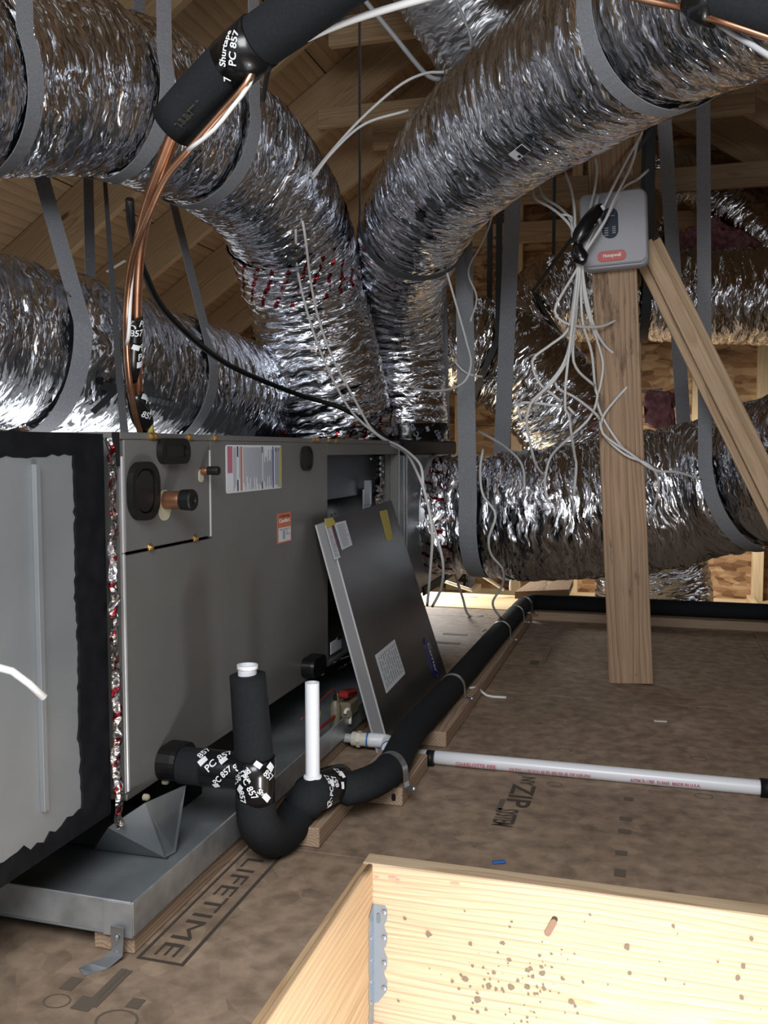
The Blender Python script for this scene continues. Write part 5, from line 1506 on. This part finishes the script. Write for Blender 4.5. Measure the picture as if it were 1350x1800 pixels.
cable('left one of the two white cables running down the bent duct into the bay', [(519, 385, 2.98), (520, 410, 3.0), (523, 474, 3.12), (543, 559, 3.2), (573, 641, 3.24), (617, 722, 3.2), (676, 774, 3.1), (713, 796, 3.0), (735, 835, 2.85), (748, 870, 2.8), (757, 912, 2.76), (760, 947, 2.78), (755, 1020, 2.9), (751, 1064, 3.0)], 0.0046)
cable('right one of the two white cables running down the bent duct, bowing out low', [(530, 380, 2.98), (537, 420, 3.0), (547, 500, 3.14), (560, 560, 3.2), (585, 630, 3.24), (625, 705, 3.2), (650, 750, 3.15), (674, 771, 3.1), (703, 785, 3.0), (728, 804, 2.9), (741, 823, 2.85), (745, 860, 2.82), (757, 908, 2.8), (776, 974, 2.84), (779, 1009, 2.9), (774, 1038, 2.98), (760, 1066, 3.05)], 0.0046)
cable('white cable from behind the rising duct that loops below the first grey strap', [(782, 467, 3.3), (798, 522, 3.3), (821, 604, 3.28), (828, 641, 3.25), (813, 674, 3.25), (769, 687, 3.35), (713, 678, 3.5), (672, 661, 3.6)], 0.0042)
cable('white cable curling in the gap between two grey straps under the rising duct', [(867, 372, 3.5), (858, 403, 3.5), (842, 437, 3.5), (827, 463, 3.48), (824, 486, 3.45), (838, 523, 3.4), (827, 565, 3.35)], 0.0036)
cable('short white cable end beside the wide grey strap', [(800, 636, 3.5), (812, 650, 3.5), (828, 659, 3.5), (848, 662, 3.5)], 0.0046)
cable('white cable draped on top of the sagging duct near its strap', [(838, 757, 3.6), (873, 775, 3.45), (906, 801, 3.32), (920, 825, 3.28), (922, 860, 3.25)], 0.0046)
cable('wavy white cable hanging down past the wide strap to the floor', [(849, 790, 3.25), (844, 827, 3.22), (849, 870, 3.2), (871, 904, 3.18), (859, 947, 3.2), (864, 976, 3.25), (883, 1000, 3.3), (883, 1029, 3.4), (866, 1060, 3.5), (880, 1087, 3.6)], 0.0046)
cable('thick white cable end reaching in from the left edge over the plenum', [(-60, 1172, 0.95), (-10, 1170, 0.97), (30, 1185, 0.98), (78, 1226, 1.0)], 0.0042)
def fc(x, y, z): return tuple(P(x, y, Z=z)) 
def floor_cable(label, pts, r=0.004):
    o = tube('cable', [fc(*q) for q in pts], r, M['wire'], None, 8, 0.02); return tag(o, label, 'cable', 'loose white cables')
floor_cable('short white cable tail on the floor beside the black pipe', [(826, 1210, 0.04), (838, 1209, 0.035), (848, 1217, 0.012), (860, 1224, 0.0045), (890, 1226, 0.0045)], 0.0042)
floor_cable('tiny white cable curl behind the black pipe', [(860, 1119, 0.004), (848, 1117, 0.02), (846, 1110, 0.035), (854, 1107, 0.03)], 0.0042)
cable('white cable slanting in the bright gap under the sagging duct', [(796, 995, 4.7), (830, 1003, 4.7), (860, 1020, 4.7), (886, 1037, 4.7)], 0.008)
cable('level white cable under the sagging duct beside the printed block', [(797, 1004, 4.75), (835, 999, 4.75), (893, 1001, 4.75), (897, 1038, 4.75)], 0.006)
cable('lowest white cable in the bright gap by the plenum corner', [(782, 1022, 4.7), (800, 1028, 4.7), (830, 1038, 4.7)], 0.008)
cable('grey rod hanging from the plenum corner to the floor', [(794, 996, 3.95), (803, 1020, 4.0), (813, 1050, 4.05), (824, 1082, 4.1), (850, 1084, 4.1)], 0.0055, 'wire_dim')
cable('white cable against the strand board at far right', [(1304, 610, 6.2), (1318, 650, 6.2), (1330, 680, 6.2), (1326, 708, 6.2)], 0.008, 'wire_dim')
cable('second white cable against the strand board crossing the first', [(1326, 610, 6.2), (1333, 640, 6.2), (1330, 680, 6.2), (1322, 708, 6.2)], 0.008, 'wire_dim')
cable('short white cable emerging behind the post above the pink piece', [(1128, 688, 4.6), (1150, 686, 4.6), (1164, 684, 4.6)], 0.007, 'wire')

# zone panel on the post
C4 = [P(1016, 347, Y=2.93), P(1135, 337, Y=2.93), P(1140, 462, Y=2.93), P(1029, 478, Y=2.93)]
zu = nrm((C4[1] - C4[0]) + (C4[2] - C4[3])); zf = Face((C4[0] + C4[1] + C4[2] + C4[3]) / 4, zu, (0, 0, 1))
zw = np.linalg.norm(C4[1] - C4[0]); zh = np.linalg.norm(C4[3] - C4[0])
zp = thing('zone_panel', 'grey plastic zone control box with red badge fixed on the wooden post', 'control box', zf.at(0, -zh / 2))
zf.rounded('housing', 0, 0, zw, zh, 0.024, 0.045, M['panel_grey'], zp, base=-0.03)
zf.rounded('lid', -0.002, 0.004, zw * 0.97, zh * 0.95, 0.022, 0.012, M['panel_grey'], zp, base=0.0145)
def on_z(px, py):
    r = ray(px, py); s = ((zf.o - EYE) @ zf.n) / (r @ zf.n); q = EYE + r * s - zf.o; return q @ zf.u, q @ zf.v
a, b = on_z(1073, 396)
dw_ = zf.rounded('dial_recess', a + 0.002, b, 0.064, 0.100, 0.031, 0.0015, M['panel_grey'], zp, base=0.0265, inset=0.004)
wn = zf.rounded('display_window', a, b, 0.048, 0.092, 0.0235, 0.003, M['window_blue'], zp, base=0.0265)
zf.bars('print', [(a - 0.018, b - 0.016 - 0.007 * k, a - 0.006, b - 0.013 - 0.007 * k) for k in range(4)] + [(a + 0.006, b - 0.014 - 0.006 * k, a + 0.016, b - 0.011 - 0.006 * k) for k in range(4)] + [(a - 0.004, b + 0.02, a + 0.014, b + 0.022)], 0.0305, M['greyink'], wn)
a, b = on_z(1076, 453)
bd = zf.rounded('badge', a, b, 0.084, 0.031, 0.0145, 0.003, M['red_plastic'], zp, base=0.0265)
text_on(zf, 'Honeywell', a - 0.026, b - 0.003, 0.0105, M['ink'], bd, h=0.0303, width=0.053, bold=0.03)

# the taped bundle of thermostat cables hanging in front of the panel
bn = thing('cable_bundle', 'bundle of white thermostat cables bound with black tape hanging beside the grey box', 'cables', P(1018, 460, d=2.75))
Bz = 2.76
STR = [
 [(1130, 225, 2.78), (1128, 235, 2.78), (1100, 285, 2.77), (1072, 340, 2.74), (1045, 400, 2.73), (1022, 452, 2.73), (1017, 468, 2.74), (985, 522, 2.72), (975, 545, 2.72), (982, 560, 2.73), (1000, 570, 2.74), (1030, 575, 2.78), (1060, 573, 2.82), (1085, 562, 2.86)],
 [(1122, 245, 2.78), (1110, 290, 2.77), (1080, 350, 2.73), (1060, 395, 2.73), (1024, 450, 2.73), (1016, 470, 2.75), (1008, 530, 2.76), (998, 580, 2.77), (968, 606, 2.77), (939, 628, 2.77), (937, 648, 2.78), (950, 676, 2.79), (970, 692, 2.8), (987, 706, 2.8)],
 [(1140, 298, 2.8), (1120, 316, 2.79), (1095, 332, 2.77), (1065, 385, 2.73), (1030, 442, 2.73), (1019, 470, 2.75), (1010, 560, 2.75), (1002, 620, 2.76), (975, 668, 2.77), (940, 700, 2.79), (929, 720, 2.8), (926, 745, 2.82), (937, 801, 2.9), (945, 822, 2.95), (957, 836, 3.0)],
 [(935, 332, 2.9), (942, 350, 2.86), (965, 363, 2.82), (985, 378, 2.79), (1005, 402, 2.76), (1014, 440, 2.74), (1016, 470, 2.74), (1007, 560, 2.73), (1000, 620, 2.74), (994, 680, 2.76), (994, 722, 2.78), (1000, 730, 2.79), (1004, 760, 2.82), (1010, 800, 2.9), (1013, 820, 2.93), (1009, 872, 2.97)],
 [(946, 325, 2.92), (956, 346, 2.88), (985, 366, 2.83), (1002, 385, 2.79), (1012, 412, 2.76), (1017, 445, 2.74), (1019, 470, 2.75), (1013, 550, 2.76), (1007, 620, 2.77), (1015, 650, 2.79), (1045, 678, 2.84)],
 [(993, 303, 2.86), (1004, 332, 2.82), (1010, 370, 2.77), (1012, 420, 2.74), (1020, 468, 2.75), (1022, 540, 2.76), (1026, 575, 2.78), (1040, 620, 2.82), (1046, 680, 2.86), (1050, 700, 2.86), (1036, 735, 2.86), (1000, 770, 2.88), (970, 800, 2.95), (960, 830, 2.98), (958, 855, 3.0), (964, 882, 3.0)],
 [(1046, 273, 2.82), (1049, 300, 2.8), (1045, 335, 2.76), (1036, 372, 2.735), (1026, 430, 2.73), (1021, 470, 2.75), (1032, 545, 2.79), (1050, 600, 2.84), (1060, 640, 2.86), (1055, 680, 2.87), (1049, 702, 2.87), (1060, 735, 2.87), (1085, 775, 2.86), (1106, 800, 2.86)],
 [(1052, 345, 2.74), (1036, 400, 2.73), (1024, 470, 2.75), (1040, 560, 2.8), (1062, 606, 2.85), (1090, 628, 2.87), (1117, 646, 2.87), (1112, 668, 2.86), (1080, 705, 2.86), (1060, 732, 2.86), (1057, 755, 2.86), (1070, 775, 2.86), (1100, 800, 2.85), (1135, 814, 2.84), (1152, 830, 2.86), (1158, 855, 2.9), (1146, 900, 3.0), (1128, 925, 3.05)],
 [(1004, 392, 2.76), (1013, 430, 2.74), (1019, 480, 2.74), (1004, 590, 2.75), (990, 640, 2.76), (960, 680, 2.78), (940, 706, 2.8), (915, 708, 2.82), (911, 720, 2.83), (917, 742, 2.85)],
 [(1055, 740, 2.85), (1062, 765, 2.85), (1109, 798, 2.84), (1150, 826, 2.85), (1190, 830, 2.9), (1232, 843, 2.98)],
 [(915, 708, 2.82), (940, 708, 2.81), (990, 715, 2.81)],
 [(998, 715, 2.8), (1008, 722, 2.8), (1010, 728, 2.8)],
 [(975, 670, 2.79), (982, 684, 2.8), (1010, 698, 2.81), (1045, 725, 2.84), (1054, 738, 2.85)],
 [(985, 378, 2.79), (1000, 378, 2.79), (1006, 384, 2.78), (1005, 405, 2.77), (1012, 440, 2.75), (1015, 470, 2.75)],
]
for k, s in enumerate(STR):
    tube('white_cable', PX(s), 0.0043, M['wire'], bn, 8, 0.02)
tp = tube('tape_wrap', PX([(1058, 362, 2.72), (1050, 372, 2.715), (1036, 390, 2.71), (1022, 412, 2.71), (1012, 432, 2.71)]), [0.010, 0.0215, 0.025, 0.0255, 0.015], M['tape'], bn, 16, 0.01)
tp2 = tube('tape_wrap', PX([(1016, 424, 2.715), (1016, 440, 2.715), (1020, 452, 2.715), (1016, 464, 2.72)]), [0.015, 0.019, 0.0255, 0.016], M['tape'], bn, 16, 0.01)
wrap_print([(None, 0.012, 0.1, 0.01, 1.2), ('857', 0.05, -0.5, 0.01, 1.4), (None, 0.07, 0.0, 0.009, 1.3)], P(1056, 364, d=2.72), P(1012, 432, d=2.71), 0.0262, M['ink'], tp)
wrap_print([(None, 0.05, -0.2, 0.009, 0.3)], P(1016, 424, d=2.715), P(1016, 464, d=2.72), 0.026, M['ink'], tp2)
# stud note card on the roof seen between the copper lines and the duct
f0 = P(204, 468, d=3.6)
cd = obox('paper_note', P(204, 468, d=4.1), nrm((0.86, 0.2, 0.5)), nrm((-0.3, 0.9, 0.1)), nrm(np.cross((0.86, 0.2, 0.5), (-0.3, 0.9, 0.1))), (0.10, 0.05, 0.001), M['wire'], None, 0)
tag(cd, 'small pale paper note stuck under the roof beside the copper pipes', 'paper')
# bits on the floor
c = P(877, 1518, Z=0.0)
o = obox('blue_scrap', c + np.array([0, 0, 0.003]), (1, 0.4, 0.05), (-0.4, 1, 0), (0, 0, 1), (0.024, 0.009, 0.004), M['blue_glue'], None, 0.001)
tag(o, 'tiny blue plastic scrap on the floor near the hatch', 'scrap')
c = P(1161, 1269, Z=0.0)
o = obox('white_scrap', c + np.array([0, 0, 0.002]), (1, 0.1, 0), (-0.1, 1, 0), (0, 0, 1), (0.034, 0.012, 0.002), M['wire'], None, 0.0005)
tag(o, 'small white scrap on the bare floor below the post', 'scrap')
